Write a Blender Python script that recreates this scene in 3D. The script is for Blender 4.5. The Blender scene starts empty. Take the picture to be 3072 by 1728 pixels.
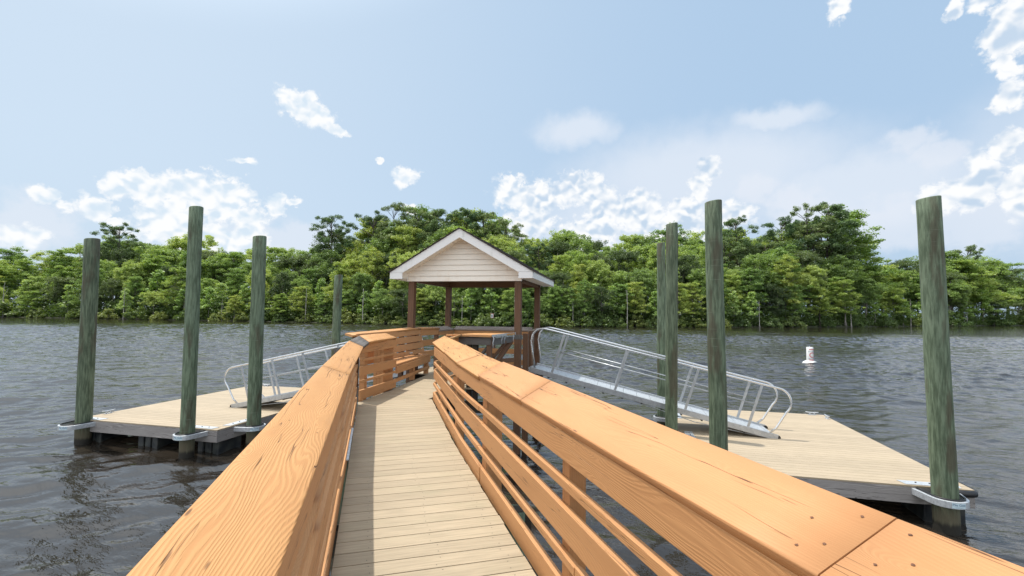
import bpy, bmesh, math, random
import numpy as np
from mathutils import Vector, Matrix
from math import sin, cos, radians, pi, atan2, hypot, degrees, sqrt

S = bpy.context.scene
C = S.collection
# ------------------------------------------------------------------ camera
YAW, PITCH, ROLL, EYE = radians(13.2), math.atan(78/1430), 0.012, 1.40
fwd0 = Vector((-sin(YAW), cos(YAW), 0)); rt0 = Vector((cos(YAW), sin(YAW), 0)); up0 = Vector((0, 0, 1))
fwd = fwd0*cos(PITCH)+up0*sin(PITCH); upc = up0*cos(PITCH)-fwd0*sin(PITCH)
rt = rt0*cos(ROLL)+upc*sin(ROLL); upr = upc*cos(ROLL)-rt0*sin(ROLL)
cam = bpy.data.cameras.new('camera'); camo = bpy.data.objects.new('camera', cam); C.objects.link(camo)
cam.sensor_width = 36; cam.lens = 1430/3072*36; cam.clip_start = 0.05; cam.clip_end = 9000
camo.matrix_world = Matrix(((rt.x, upr.x, -fwd.x, 0), (rt.y, upr.y, -fwd.y, 0), (rt.z, upr.z, -fwd.z, EYE), (0, 0, 0, 1)))
S.camera = camo
# ------------------------------------------------------------------ light and exposure
SUN_AZ, SUN_EL = radians(-74.3), radians(70.5)          # azimuth from +Y, positive to the right
S.view_settings.view_transform = 'Standard'; S.view_settings.look = 'None'
S.view_settings.exposure = 0.38; S.view_settings.gamma = 1
sl = bpy.data.lights.new('sun', 'SUN'); sl.energy = 3.35; sl.angle = radians(0.6); sl.color = (1, 0.95, 0.87)
so = bpy.data.objects.new('sun', sl); C.objects.link(so)
sd = Vector((sin(SUN_AZ)*cos(SUN_EL), cos(SUN_AZ)*cos(SUN_EL), sin(SUN_EL)))
so.rotation_euler = sd.to_track_quat('Z', 'Y').to_euler(); so.location = (0, 0, 60)

class NT:
    """small helper to write node trees as code"""
    def __init__(s, tree): s.t = tree; s.n = tree.nodes; s.l = tree.links
    def node(s, typ, **kw):
        n = s.n.new(typ)
        for k, v in kw.items(): setattr(n, k, v)
        return n
    def put(s, inp, v):
        if isinstance(v, bpy.types.NodeSocket): s.l.new(v, inp)
        elif v is not None: inp.default_value = v
    def math(s, op, a, b=None, c=None, clamp=False):
        n = s.node('ShaderNodeMath', operation=op, use_clamp=clamp)
        for i, v in enumerate((a, b, c)):
            if v is not None: s.put(n.inputs[i], v)
        return n.outputs[0]
    def vmath(s, op, a, b=None, c=None):
        n = s.node('ShaderNodeVectorMath', operation=op)
        for i, v in enumerate((a, b, c)):
            if v is not None: s.put(n.inputs[i], v)
        return n.outputs['Value'] if op in ('LENGTH', 'DOT_PRODUCT') else n.outputs[0]
    def comb(s, x, y, z=0.0):
        n = s.node('ShaderNodeCombineXYZ')
        for i, v in enumerate((x, y, z)): s.put(n.inputs[i], v)
        return n.outputs[0]
    def sep(s, v):
        n = s.node('ShaderNodeSeparateXYZ'); s.put(n.inputs[0], v); return n.outputs
    def noise(s, vec, scale=1.0, detail=2.0, rough=0.5, dist=0.0, out='Fac'):
        n = s.node('ShaderNodeTexNoise'); s.put(n.inputs['Vector'], vec)
        n.inputs['Scale'].default_value = scale; n.inputs['Detail'].default_value = detail
        n.inputs['Roughness'].default_value = rough; n.inputs['Distortion'].default_value = dist
        return n.outputs[out]
    def vor(s, vec, scale=1.0, feature='F1', out='Distance', rnd=1.0):
        n = s.node('ShaderNodeTexVoronoi', feature=feature); s.put(n.inputs['Vector'], vec)
        n.inputs['Scale'].default_value = scale; n.inputs['Randomness'].default_value = rnd
        return n.outputs[out]
    def ramp(s, f, stops, interp='LINEAR'):
        n = s.node('ShaderNodeValToRGB'); cr = n.color_ramp; cr.interpolation = interp
        while len(cr.elements) < len(stops): cr.elements.new(0.5)
        for e, (p, c) in zip(cr.elements, stops):
            e.position = p; e.color = (c, c, c, 1) if isinstance(c, (int, float)) else (*c, 1)
        s.put(n.inputs[0], f); return n.outputs[0]
    def mr(s, f, a, b, c=0.0, d=1.0, smooth=True):
        n = s.node('ShaderNodeMapRange'); n.clamp = True
        if smooth: n.interpolation_type = 'SMOOTHSTEP'
        for i, v in enumerate((f, a, b, c, d)): s.put(n.inputs[i], v)
        return n.outputs[0]
    def mix(s, f, a, b, blend='MIX'):
        n = s.node('ShaderNodeMix', data_type='RGBA', blend_type=blend)
        s.put(n.inputs[0], f)
        for i, v in ((6, a), (7, b)):
            if isinstance(v, tuple) and len(v) == 3: v = (*v, 1)
            s.put(n.inputs[i], v)
        return n.outputs[2]
    def bump(s, h, dist=0.01, strength=1.0, normal=None):
        n = s.node('ShaderNodeBump'); s.put(n.inputs['Height'], h)
        n.inputs['Distance'].default_value = dist; n.inputs['Strength'].default_value = strength
        if normal is not None: s.put(n.inputs['Normal'], normal)
        return n.outputs[0]

# ------------------------------------------------------------------ sky: Nishita sky with cumulus clouds
W = bpy.data.worlds.new("World"); S.world = W; W.use_nodes = True
w = NT(W.node_tree); w.n.clear()
wout = w.node('ShaderNodeOutputWorld'); bg = w.node('ShaderNodeBackground'); w.l.new(bg.outputs[0], wout.inputs[0])
bg.inputs[1].default_value = 0.094
sky = w.node('ShaderNodeTexSky', sky_type='NISHITA'); sky.sun_disc = False
sky.sun_elevation = SUN_EL; sky.sun_rotation = SUN_AZ; sky.dust_density = 2.5; sky.ozone_density = 1.6; sky.air_density = 1.0
tc = w.node('ShaderNodeTexCoord'); D = w.vmath('NORMALIZE', tc.outputs['Generated'])
dx, dy, dz = w.sep(D)
az = w.math('MULTIPLY', w.math('ARCTAN2', dx, dy), 180/pi)
el = w.math('MULTIPLY', w.math('ARCSINE', dz), 180/pi)
P2 = w.comb(az, el, 0.0)
wob = w.noise(P2, 0.42, 4, 0.55, out='Color')
P3 = w.vmath('ADD', P2, w.vmath('MULTIPLY', w.vmath('SUBTRACT', wob, (0.5, 0.5, 0.5)), (3.4, 2.6, 0)))
CLOUDS = [(-38.27,21.99,2.03,1.34),(-36.4,21.03,2.31,1.26),(-34.05,20.04,1.29,0.65),(-43.21,15.43,1.33,0.43),(-29.13,17.22,0.54,0.39),(-26.36,15.69,1.48,1.24),(-25.35,12.38,0.83,0.55),(-53.13,11.44,1.3,1.18),(-50.77,11.48,2.52,1.48),(-47.92,11.82,2.69,1.72),(-44.84,11.2,2.52,2.37),(-42.6,9.22,1.86,2.05),(-49.08,8.69,2.94,1.91),(-58.09,9.68,1.29,0.73),(-56.56,9.19,0.91,0.62),(-54.69,8.85,1.66,1.17),(-52.99,8.19,1.16,0.55),(-59.1,5.83,1.43,0.93),(-40.05,11.58,1.32,1.08),(-38.11,12.0,0.72,0.42),(-46.06,7.05,5.77,1.4),(-13.24,14.1,2.42,1.92),(-10.33,13.51,2.16,2.38),(-11.27,10.95,2.88,1.77),(-5.55,14.61,3.3,1.9),(-1.78,12.46,2.75,2.17),(1.43,11.89,3.11,2.16),(9.27,16.16,1.03,1.17),(8.42,13.9,1.03,1.54),(6.7,11.19,2.52,2.19),(12.05,11.05,2.32,1.27),(4.96,8.82,4.24,1.79),(-4.11,9.51,4.17,1.86),(30.44,10.83,1.97,1.36),(28.87,10.55,1.3,1.26),(31.75,12.62,1.31,1.64),(33.23,14.1,0.95,1.33),(34.03,10.56,1.31,2.54),(33.72,18.23,0.94,1.36),(32.8,22.49,0.98,1.18),(34.47,23.36,1.52,2.52),(33.45,20.76,1.14,1.13),(21.88,28.97,1.18,1.01),(30.42,26.35,0.67,0.76),(32.44,26.02,0.96,0.86),(48,16,7,4),(62,20,9,5),(85,14,12,5),(-80,12,12,4),(120,18,15,6),(-120,20,14,6),(170,16,16,6)]
FAINT = [(27.38,16.25,1.91,1.17),(29.25,14.47,1.8,1.36),(14.03,13.8,1.89,1.43),(17.71,12.18,2.43,1.2),(19.41,9.81,3.93,1.78),(25.75,8.97,4.11,2.2),(-58.22,7.29,2.6,2.34),(31.12,8.34,3.7,2.71),(-39.53,7.82,6.5,2.12)]
VEIL = [(9.1,15.69,17.5,5.6),(22.77,12.33,12.81,5.1),(-5.58,21.24,5.65,2.12),(16.03,20.28,5.28,1.52),(2,11,14,5),(45,12,18,9)]
def field(P, L):
    acc = None
    for a, e, ra, re in L:
        q = w.vmath('LENGTH', w.vmath('MULTIPLY_ADD', P, (1/ra, 1/re, 0), (-a/ra, -e/re, 0)))
        acc = q if acc is None else w.math('MINIMUM', acc, q)
    return acc
n1 = w.noise(P2, 0.62, 7, 0.56, 0.0)
n1b = w.noise(w.vmath('ADD', P2, (-0.35, 0.5, 0)), 0.62, 7, 0.56, 0.0)
f1 = field(P3, CLOUDS)
def billow(off):
    """rounded cumulus puffs from two sizes of cells with wobbling outlines"""
    q = w.vmath('ADD', w.vmath('ADD', P2, w.vmath('MULTIPLY', w.vmath('SUBTRACT', w.noise(P2, 1.5, 4, 0.6, out='Color'), (0.5, 0.5, 0.5)), (1.5, 1.2, 0))), off)
    q = w.vmath('MULTIPLY', q, (1.0, 1.25, 1.0))
    v1 = w.vor(q, 0.62, rnd=1.0); v2 = w.vor(q, 1.5, rnd=1.0); v3 = w.vor(q, 3.4, rnd=1.0)
    v = w.math('MULTIPLY_ADD', v1, 0.50, w.math('MULTIPLY_ADD', v2, 0.32, w.math('MULTIPLY', v3, 0.18)))
    return w.math('SUBTRACT', 1.0, v)
b0 = billow((0, 0, 0))
def puff(off):
    q = w.vmath('MULTIPLY', w.vmath('ADD', w.vmath('ADD', P2, w.vmath('MULTIPLY', w.noise(P2, 0.8, 2, 0.5, out='Color'), (1.2, 1.0, 0))), off), (1.0, 1.25, 1.0))
    v1 = w.node('ShaderNodeTexVoronoi', feature='SMOOTH_F1'); v2 = w.node('ShaderNodeTexVoronoi', feature='SMOOTH_F1')
    for v, sc in ((v1, 0.55), (v2, 1.25)): w.put(v.inputs['Vector'], q); v.inputs['Scale'].default_value = sc; v.inputs['Smoothness'].default_value = 0.6
    return w.math('SUBTRACT', 1.0, w.math('MULTIPLY_ADD', v1.outputs['Distance'], 0.62, w.math('MULTIPLY', v2.outputs['Distance'], 0.38)))
p0, p1 = puff((0, 0, 0)), puff((-0.30, 0.60, 0))
m1 = w.mr(w.math('ADD', w.math('MULTIPLY', w.math('SUBTRACT', 1.0, f1), 1.5), w.math('MULTIPLY_ADD', w.math('SUBTRACT', n1, 0.5), 1.1, w.math('MULTIPLY', w.math('SUBTRACT', b0, 0.52), 1.7))), -0.50, 0.34)
m2 = w.math('MULTIPLY', w.mr(w.math('ADD', w.math('SUBTRACT', 1.1, field(P3, FAINT)), w.math('MULTIPLY', w.math('SUBTRACT', n1, 0.5), 1.6)), -0.3, 0.55), 0.6)
m3 = w.math('MULTIPLY', w.mr(w.math('SUBTRACT', 1.1, field(P3, VEIL)), -0.15, 0.75), 0.92)
relief = w.math('MULTIPLY_ADD', w.math('SUBTRACT', p0, p1), 1.9, 0.60)
soft = w.noise(P2, 0.34, 3, 0.5)
tone = w.mr(w.math('ADD', relief, w.math('ADD', w.math('MULTIPLY', w.math('SUBTRACT', soft, 0.5), 1.3), w.math('MULTIPLY', w.math('SUBTRACT', f1, 0.5), 0.30))), 0.05, 0.95)
# pale summer haze: whiter towards the sun and towards the horizon, aureole round the sun
glare = w.mr(az, 22.0, -62.0, 0.0, 1.0)
hz = w.mr(el, 16.0, 2.0, 0.0, 0.45)
aur = w.mr(w.vmath('DOT_PRODUCT', D, tuple(sd)), 0.68, 1.0, 0.0, 1.0)
paint = w.mix(hz, w.mix(glare, (3.95, 5.45, 7.2), (5.5, 6.65, 7.8)), (4.9, 6.1, 7.5))
clear = w.mix(0.84, sky.outputs[0], paint)
c0 = w.mix(m3, clear, (6.05, 6.7, 7.6))
c1 = w.mix(m2, c0, (6.6, 7.0, 7.7))
low_right = w.mr(az, -20.0, -8.0, 0.0, 1.0)
cl = w.mix(tone, w.mix(low_right, (5.7, 6.7, 7.65), (4.7, 5.75, 7.0)), (8.1, 8.2, 8.3))
c2 = w.mix(m1, c1, cl)
c2 = w.mix(w.math('MULTIPLY', w.mr(dy, -0.05, -0.6), w.mr(dz, -0.02, 0.12)), c2, (10.5, 11.0, 11.6))      # unseen brightening added behind the viewer to fill the shaded faces
c2 = w.vmath('ADD', c2, w.vmath('MULTIPLY', w.comb(aur, aur, aur), (9.0, 9.3, 9.3)))
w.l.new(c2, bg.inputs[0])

# ------------------------------------------------------------------ materials
MATS = {}
def mat(name):
    m = bpy.data.materials.new(name); m.use_nodes = True; MATS[name] = m
    t = NT(m.node_tree); b = [n for n in t.n if n.type == 'BSDF_PRINCIPLED'][0]
    return m, t, b
def uvv(t): return t.node('ShaderNodeUVMap').outputs[0]
def wood(name, col, dark, rough=0.6, grain=0.5, cracks=1.0, wear=None, spec=0.35, gf=215.0, ckt=0.54, weath=0.0):
    """stained / weathered plank: growth rings with knots, checks and nail stains; UV = metres along, across"""
    m, t, b = mat(name); uv = uvv(t); u, v, _ = t.sep(uv)
    big = t.noise(t.comb(t.math('MULTIPLY', u, 0.75), t.math('MULTIPLY', v, 4.2), 0.0), 1.0, 2, 0.45)
    kv = t.comb(t.math('MULTIPLY', u, 1.3), t.math('MULTIPLY', v, 6.5), 1.0)
    kd = t.vor(kv, 1.0, rnd=0.9)
    knot = t.math('POWER', t.mr(kd, 0.34, 0.0), 2.0)
    ring = t.math('MULTIPLY_ADD', big, 0.26, v)
    ring = t.math('MULTIPLY_ADD', knot, 0.085, ring)
    fine = t.noise(t.comb(t.math('MULTIPLY', u, 9.0), t.math('MULTIPLY', v, 160.0), 3.0), 1.0, 3, 0.6)
    ring = t.math('MULTIPLY_ADD', fine, 0.006, ring)
    sn = t.math('SINE', t.math('MULTIPLY', ring, gf*2*pi*0.5))
    lat = t.mr(t.math('ADD', sn, t.math('MULTIPLY', t.math('SUBTRACT', fine, 0.5), 2.4)), -0.9, 1.0)                                      # raised late-wood ridges
    ckn = t.noise(t.comb(t.math('MULTIPLY_ADD', u, 1.0, 7.0), t.math('MULTIPLY', t.math('MULTIPLY_ADD', big, 0.09, v), 26.0), 5.0), 1.0, 2, 0.55)
    ckm = t.noise(t.comb(t.math('MULTIPLY', u, 0.9), t.math('MULTIPLY', v, 11.0), 9.0), 1.0, 2, 0.5)
    ck = t.math('MULTIPLY', t.mr(t.math('ABSOLUTE', t.math('SUBTRACT', ckn, 0.5)), 0.013, 0.003), t.mr(ckm, ckt, ckt+0.06))
    ck = t.math('MULTIPLY', ck, cracks, clamp=True)
    nail = t.mr(t.vor(t.comb(t.math('MULTIPLY', u, 2.5), t.math('MULTIPLY', v, 14.0), 4.0), 1.0, rnd=0.5), 0.075, 0.035)
    nail = t.math('MULTIPLY', nail, 0.75*min(cracks, 1))
    blot = t.noise(t.comb(t.math('MULTIPLY', u, 2.0), t.math('MULTIPLY', v, 8.0), 2.0), 1.0, 4, 0.6)
    geo = t.node('ShaderNodeNewGeometry')
    isl = t.math('MULTIPLY_ADD', geo.outputs['Random Per Island'], 0.12, 0.94)
    c = t.mix(t.math('MULTIPLY', t.math('SUBTRACT', 1.0, lat), grain), col, dark)
    c = t.mix(t.mr(blot, 0.35, 0.75, 0.0, 0.28), c, dark)
    if wear: c = t.mix(t.mr(t.noise(t.comb(t.math('MULTIPLY', u, 3.0), t.math('MULTIPLY', v, 30.0), 8.0), 1.0, 4, 0.65), 0.60-weath, 0.70-weath), c, wear)
    c = t.mix(1.0, c, t.comb(isl, isl, isl), 'MULTIPLY')
    dk = (dark[0]*0.16, dark[1]*0.14, dark[2]*0.14)
    c = t.mix(t.math('MULTIPLY', ck, 0.92), c, dk); c = t.mix(nail, c, dk)
    t.l.new(c, b.inputs['Base Color'])
    b.inputs['Roughness'].default_value = rough; b.inputs['Specular IOR Level'].default_value = spec
    h = t.math('MULTIPLY_ADD', lat, 0.30*grain+0.03, t.math('MULTIPLY', ck, -1.0))
    h = t.math('ADD', h, t.math('MULTIPLY', fine, 0.12))
    t.l.new(t.bump(h, 0.006, 0.7), b.inputs['Normal'])
    return m
WOOD = wood('stained_rail_wood', (0.53, 0.282, 0.110), (0.40, 0.180, 0.064), grain=0.44, ckt=0.50)
WOODR = wood('painted_smooth_cap_wood', (0.52, 0.258, 0.110), (0.40, 0.180, 0.070), grain=0.20, cracks=0.9)
WOODB = wood('stained_rail_board', (0.55, 0.285, 0.122), (0.39, 0.180, 0.072), grain=0.23, cracks=0.6)
WOODP = wood('brown_post_wood', (0.175, 0.094, 0.053), (0.085, 0.044, 0.026), grain=0.45, cracks=0.8, gf=60)
WOODG = wood('weathered_grey_wood', (0.17, 0.158, 0.148), (0.08, 0.074, 0.07), rough=0.8, grain=0.7, cracks=1.0)
WOODGO = wood('worn_grey_cap_wood', (0.38, 0.32, 0.28), (0.22, 0.175, 0.15), rough=0.75, grain=0.55, cracks=0.8)
WOODF = wood('grey_dock_side_wood', (0.40, 0.375, 0.36), (0.17, 0.155, 0.15), rough=0.8, grain=0.65, cracks=1.0, gf=110)
WOODD = wood('dark_wet_timber', (0.055, 0.045, 0.032), (0.028, 0.024, 0.018), rough=0.8, grain=0.6, cracks=0.8)

def composite(name, col, dark):
    m, t, b = mat(name); uv = uvv(t); u, v, _ = t.sep(uv)
    st = t.noise(t.comb(t.math('MULTIPLY', u, 3.5), t.math('MULTIPLY', v, 70.0), 0.0), 1.0, 3, 0.6)
    bl = t.noise(t.comb(t.math('MULTIPLY', u, 1.3), t.math('MULTIPLY', v, 2.0), 3.0), 1.0, 4, 0.6)
    geo = t.node('ShaderNodeNewGeometry'); r = geo.outputs['Random Per Island']
    c = t.mix(t.mr(st, 0.3, 0.75), col, tuple(a*0.76 for a in col))
    c = t.mix(t.math('MULTIPLY', t.mr(bl, 0.45, 0.8), 0.45), c, dark)
    k = t.math('MULTIPLY_ADD', r, 0.14, 0.93); c = t.mix(1.0, c, t.comb(k, k, k), 'MULTIPLY')
    t.l.new(c, b.inputs['Base Color']); b.inputs['Roughness'].default_value = 0.62
    b.inputs['Specular IOR Level'].default_value = 0.3
    t.l.new(t.bump(st, 0.0012, 0.6), b.inputs['Normal'])
    return m
DECKM = composite('tan_composite_decking', (0.425, 0.345, 0.238), (0.26, 0.24, 0.15))
DOCKM = composite('pale_dock_decking', (0.44, 0.355, 0.25), (0.34, 0.275, 0.185))

def simple(name, col, rough=0.5, metal=0.0, spec=0.5, vary=0.0, scale=8.0, bump=0.0, tint=None):
    m, t, b = mat(name); b.inputs['Roughness'].default_value = rough; b.inputs['Metallic'].default_value = metal
    b.inputs['Specular IOR Level'].default_value = spec
    if vary or bump:
        tcn = t.node('ShaderNodeTexCoord'); nz = t.noise(tcn.outputs['Object'], scale, 5, 0.62)
        c2 = tint or tuple(a*(1-vary) for a in col)
        t.l.new(t.mix(t.mr(nz, 0.38, 0.68), col, c2), b.inputs['Base Color'])
        if bump: t.l.new(t.bump(nz, bump, 0.7), b.inputs['Normal'])
        t.l.new(t.mr(nz, 0.2, 0.8, rough*0.8, min(1, rough*1.25)), b.inputs['Roughness'])
    else: b.inputs['Base Color'].default_value = (*col, 1)
    return m
ALU = simple('aluminium', (0.50, 0.52, 0.54), 0.38, 0.65, vary=0.22, scale=14)
ALUT = simple('bright_aluminium_tube', (0.72, 0.72, 0.72), 0.24, 0.9, vary=0.12, scale=9)
GALV = simple('galvanised_steel', (0.60, 0.63, 0.66), 0.42, 0.45, vary=0.25, scale=22)
RUB = simple('black_rubber', (0.013, 0.013, 0.015), 0.45, vary=0.3)
FLOAT = simple('black_float_plastic', (0.016, 0.020, 0.024), 0.4, vary=0.3, tint=(0.05, 0.055, 0.05), scale=5)
WHITE = simple('white_plastic', (0.66, 0.66, 0.65), 0.5, vary=0.08)
REDM = simple('red_marking', (0.55, 0.03, 0.04), 0.5)
BLUEM = simple('navy_lettering', (0.03, 0.10, 0.22), 0.5)
LABM = simple('pale_blue_label', (0.55, 0.68, 0.74), 0.5)
GREYL = simple('grey_lettering', (0.12, 0.2, 0.28), 0.5)
DARKH = simple('black_hardware', (0.02, 0.02, 0.02), 0.5)

def vinyl(name, stain, base_=(0.86, 0.86, 0.85), amt=0.6):
    m, t, b = mat(name); tcn = t.node('ShaderNodeTexCoord'); o = tcn.outputs['Object']
    ox, oy, oz = t.sep(o)
    st = t.noise(t.comb(t.math('MULTIPLY', ox, 9.0), t.math('MULTIPLY', oy, 9.0), t.math('MULTIPLY', oz, 1.2)), 1.0, 5, 0.65)
    ds = t.noise(o, 2.1, 4, 0.6)
    sp = t.mr(t.vor(o, 9.0, rnd=1.0), 0.07, 0.03)
    c = t.mix(t.mr(t.math('MULTIPLY', st, ds), 0.26, 0.50, 0.0, amt), base_, stain)
    c = t.mix(t.math('MULTIPLY', sp, 0.6), c, (0.12, 0.09, 0.06))
    t.l.new(c, b.inputs['Base Color']); b.inputs['Roughness'].default_value = 0.5
    return m
VIN = vinyl('dirty_white_fascia', (0.48, 0.50, 0.44))
SIDM = vinyl('cream_siding', (0.70, 0.56, 0.40), (0.88, 0.83, 0.74), 0.45)
SHING = simple('brown_shingles', (0.055, 0.04, 0.032), 0.9, vary=0.5, scale=30, bump=0.01)

def pile_mat():
    m, t, b = mat('green_treated_pile'); tcn = t.node('ShaderNodeTexCoord'); o = tcn.outputs['Object']
    x, y, z = t.sep(o); inf = t.node('ShaderNodeObjectInfo').outputs['Random']
    off = t.math('MULTIPLY', inf, 37.0)
    vs = t.comb(t.math('ADD', t.math('MULTIPLY', x, 30.0), off), t.math('MULTIPLY', y, 30.0), t.math('MULTIPLY', z, 3.2))
    a = t.noise(vs, 1.0, 5, 0.62)
    a2 = t.noise(t.comb(t.math('ADD', t.math('MULTIPLY', x, 60.0), off), t.math('MULTIPLY', y, 60.0), t.math('MULTIPLY', z, 4.5)), 1.0, 4, 0.65)
    d = t.noise(t.comb(t.math('ADD', t.math('MULTIPLY', x, 4.0), off), t.math('MULTIPLY', y, 4.0), t.math('MULTIPLY', z, 0.9)), 1.0, 4, 0.6)
    c = t.mix(t.mr(a, 0.33, 0.68), t.mix(inf, (0.050, 0.072, 0.040), (0.075, 0.108, 0.062)), t.mix(inf, (0.150, 0.190, 0.118), (0.190, 0.250, 0.165)))
    c = t.mix(t.math('MULTIPLY', t.mr(d, 0.50, 0.66), 0.75), c, (0.075, 0.060, 0.036))
    c = t.mix(t.math('MULTIPLY', t.mr(a2, 0.60, 0.72), 0.55), c, (0.018, 0.026, 0.018))
    mk = t.math('MULTIPLY', t.mr(t.noise(t.comb(t.math('ADD', x, off), t.math('MULTIPLY', y, 3.0), t.math('MULTIPLY', z, 34.0)), 1.6, 2, 0.5), 0.68, 0.72), t.mr(d, 0.42, 0.6))
    c = t.mix(t.math('MULTIPLY', mk, 0.35), c, (0.24, 0.30, 0.22))
    low = t.mr(t.math('ADD', z, t.math('MULTIPLY', a, 0.25)), -0.95, -1.25)
    c = t.mix(t.math('MULTIPLY', low, 0.85), c, (0.10, 0.082, 0.050))
    wet = t.mr(t.math('ADD', z, t.math('MULTIPLY', a, 0.12)), -1.36, -1.44)
    c = t.mix(wet, c, (0.018, 0.016, 0.011))
    t.l.new(c, b.inputs['Base Color']); b.inputs['Roughness'].default_value = 0.75
    t.l.new(t.bump(t.math('ADD', t.math('MULTIPLY', a, 0.5), t.math('MULTIPLY', a2, 0.5)), 0.012, 0.8), b.inputs['Normal'])
    return m
PILE = pile_mat()

def leafmat(name, cols, trans=0.42, hue=0.25):
    m = bpy.data.materials.new(name); m.use_nodes = True; t = NT(m.node_tree); t.n.clear()
    out = t.node('ShaderNodeOutputMaterial')
    geo = t.node('ShaderNodeNewGeometry'); inf = t.node('ShaderNodeObjectInfo').outputs['Random']
    r = geo.outputs['Random Per Island']
    tcn = t.node('ShaderNodeTexCoord'); big = t.noise(tcn.outputs['Object'], 0.35, 3, 0.6)
    f = t.math('MULTIPLY_ADD', r, 0.30, t.math('MULTIPLY_ADD', inf, 0.75, t.math('MULTIPLY', t.math('SUBTRACT', big, 0.5), 0.7)))
    c = t.ramp(f, [(0.0, cols[0]), (0.5, cols[1]), (1.0, cols[2])])
    d = t.node('ShaderNodeBsdfDiffuse'); tr = t.node('ShaderNodeBsdfTranslucent'); g = t.node('ShaderNodeBsdfGlossy')
    g.inputs['Roughness'].default_value = 0.45; g.inputs['Color'].default_value = (0.6, 0.62, 0.55, 1)
    t.l.new(c, d.inputs[0]); t.l.new(t.mix(1.0, c, (1.25, 1.2, 0.5), 'MULTIPLY'), tr.inputs[0])
    ms = t.node('ShaderNodeMixShader'); ms.inputs[0].default_value = trans; t.l.new(d.outputs[0], ms.inputs[1]); t.l.new(tr.outputs[0], ms.inputs[2])
    m2 = t.node('ShaderNodeMixShader'); m2.inputs[0].default_value = 0.06; t.l.new(ms.outputs[0], m2.inputs[1]); t.l.new(g.outputs[0], m2.inputs[2])
    t.l.new(m2.outputs[0], out.inputs[0]); return m
L_BROAD = leafmat('broadleaf_foliage', [(0.136, 0.215, 0.074), (0.267, 0.384, 0.119), (0.459, 0.54, 0.18)])
L_CYP = leafmat('cypress_foliage', [(0.13, 0.234, 0.073), (0.271, 0.398, 0.103), (0.432, 0.479, 0.129)])
L_PINE = leafmat('pine_foliage', [(0.07, 0.135, 0.061), (0.128, 0.208, 0.086), (0.226, 0.285, 0.111)], trans=0.25)
L_YOUNG = leafmat('young_tree_foliage', [(0.185, 0.3, 0.076), (0.325, 0.471, 0.136), (0.463, 0.564, 0.24)])
L_SHRUB = leafmat('shrub_foliage', [(0.067, 0.128, 0.042), (0.142, 0.208, 0.062), (0.251, 0.288, 0.083)])
BARK = simple('grey_bark', (0.27, 0.25, 0.225), 0.9, vary=0.45, scale=2.5, bump=0.05)
BARKD = simple('dark_bark', (0.060, 0.048, 0.040), 0.9, vary=0.45, scale=2.5, bump=0.05)
SOIL = simple('swampy_ground', (0.028, 0.030, 0.014), 0.95, vary=0.5, scale=0.4, tint=(0.05, 0.06, 0.02))

def water_mat():
    m, t, b = mat('river_water'); geo = t.node('ShaderNodeNewGeometry'); p = geo.outputs['Position']
    b.inputs['Base Color'].default_value = (0.021, 0.017, 0.013, 1)
    b.inputs['Roughness'].default_value = 0.03; b.inputs['IOR'].default_value = 1.55
    x, y, z = t.sep(p)
    a = radians(14); xr = t.math('ADD', t.math('MULTIPLY', x, cos(a)), t.math('MULTIPLY', y, -sin(a)))
    yr = t.math('ADD', t.math('MULTIPLY', x, sin(a)), t.math('MULTIPLY', y, cos(a)))
    def nz(sx, sy, s, det=2, ro=0.5, k=0.0, di=0.0, out='Fac'):
        return t.noise(t.comb(t.math('MULTIPLY', xr, sx), t.math('MULTIPLY', yr, sy), k), s, det, ro, di, out)
    dist = t.vmath('LENGTH', t.vmath('MULTIPLY', p, (1, 1, 0)))
    patch = t.noise(t.comb(t.math('MULTIPLY', x, 0.012), t.math('MULTIPLY', y, 0.055), 0.0), 1.0, 4, 0.55)
    amp = t.mr(patch, 0.38, 0.60, 0.55, 1.1)
    # close water: a continuous height field; far water: wave slopes taken straight from the noise
    h = t.math('ADD', t.math('MULTIPLY', nz(0.45, 1.0, 4.5, 3, 0.55, 2.0, 0.3), 0.022), t.math('MULTIPLY', nz(0.5, 1.0, 13.0, 3, 0.6, 3.0, 0.3), 0.007))
    bn = t.bump(t.math('MULTIPLY', h, t.mr(dist, 8.0, 40.0, 1.0, 1.6)), 1.0, 1.0)
    s2 = t.vmath('SUBTRACT', nz(0.5, 1.0, 10.0, 3, 0.62, 17.0, 0.0, 'Color'), (0.5, 0.5, 0.5))
    calm = t.mr(y, 112.0, 96.0, 0.15, 1.0)
    k = t.math('MULTIPLY', t.math('MULTIPLY', amp, calm), t.mr(dist, 12.0, 45.0, 0.0, 0.36))
    nn = t.vmath('NORMALIZE', t.vmath('ADD', bn, t.vmath('MULTIPLY', t.vmath('MULTIPLY', s2, (1, 1, 0)), t.comb(k, k, 0.0))))
    t.l.new(nn, b.inputs['Normal'])
    return m
WATER = water_mat()

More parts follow.
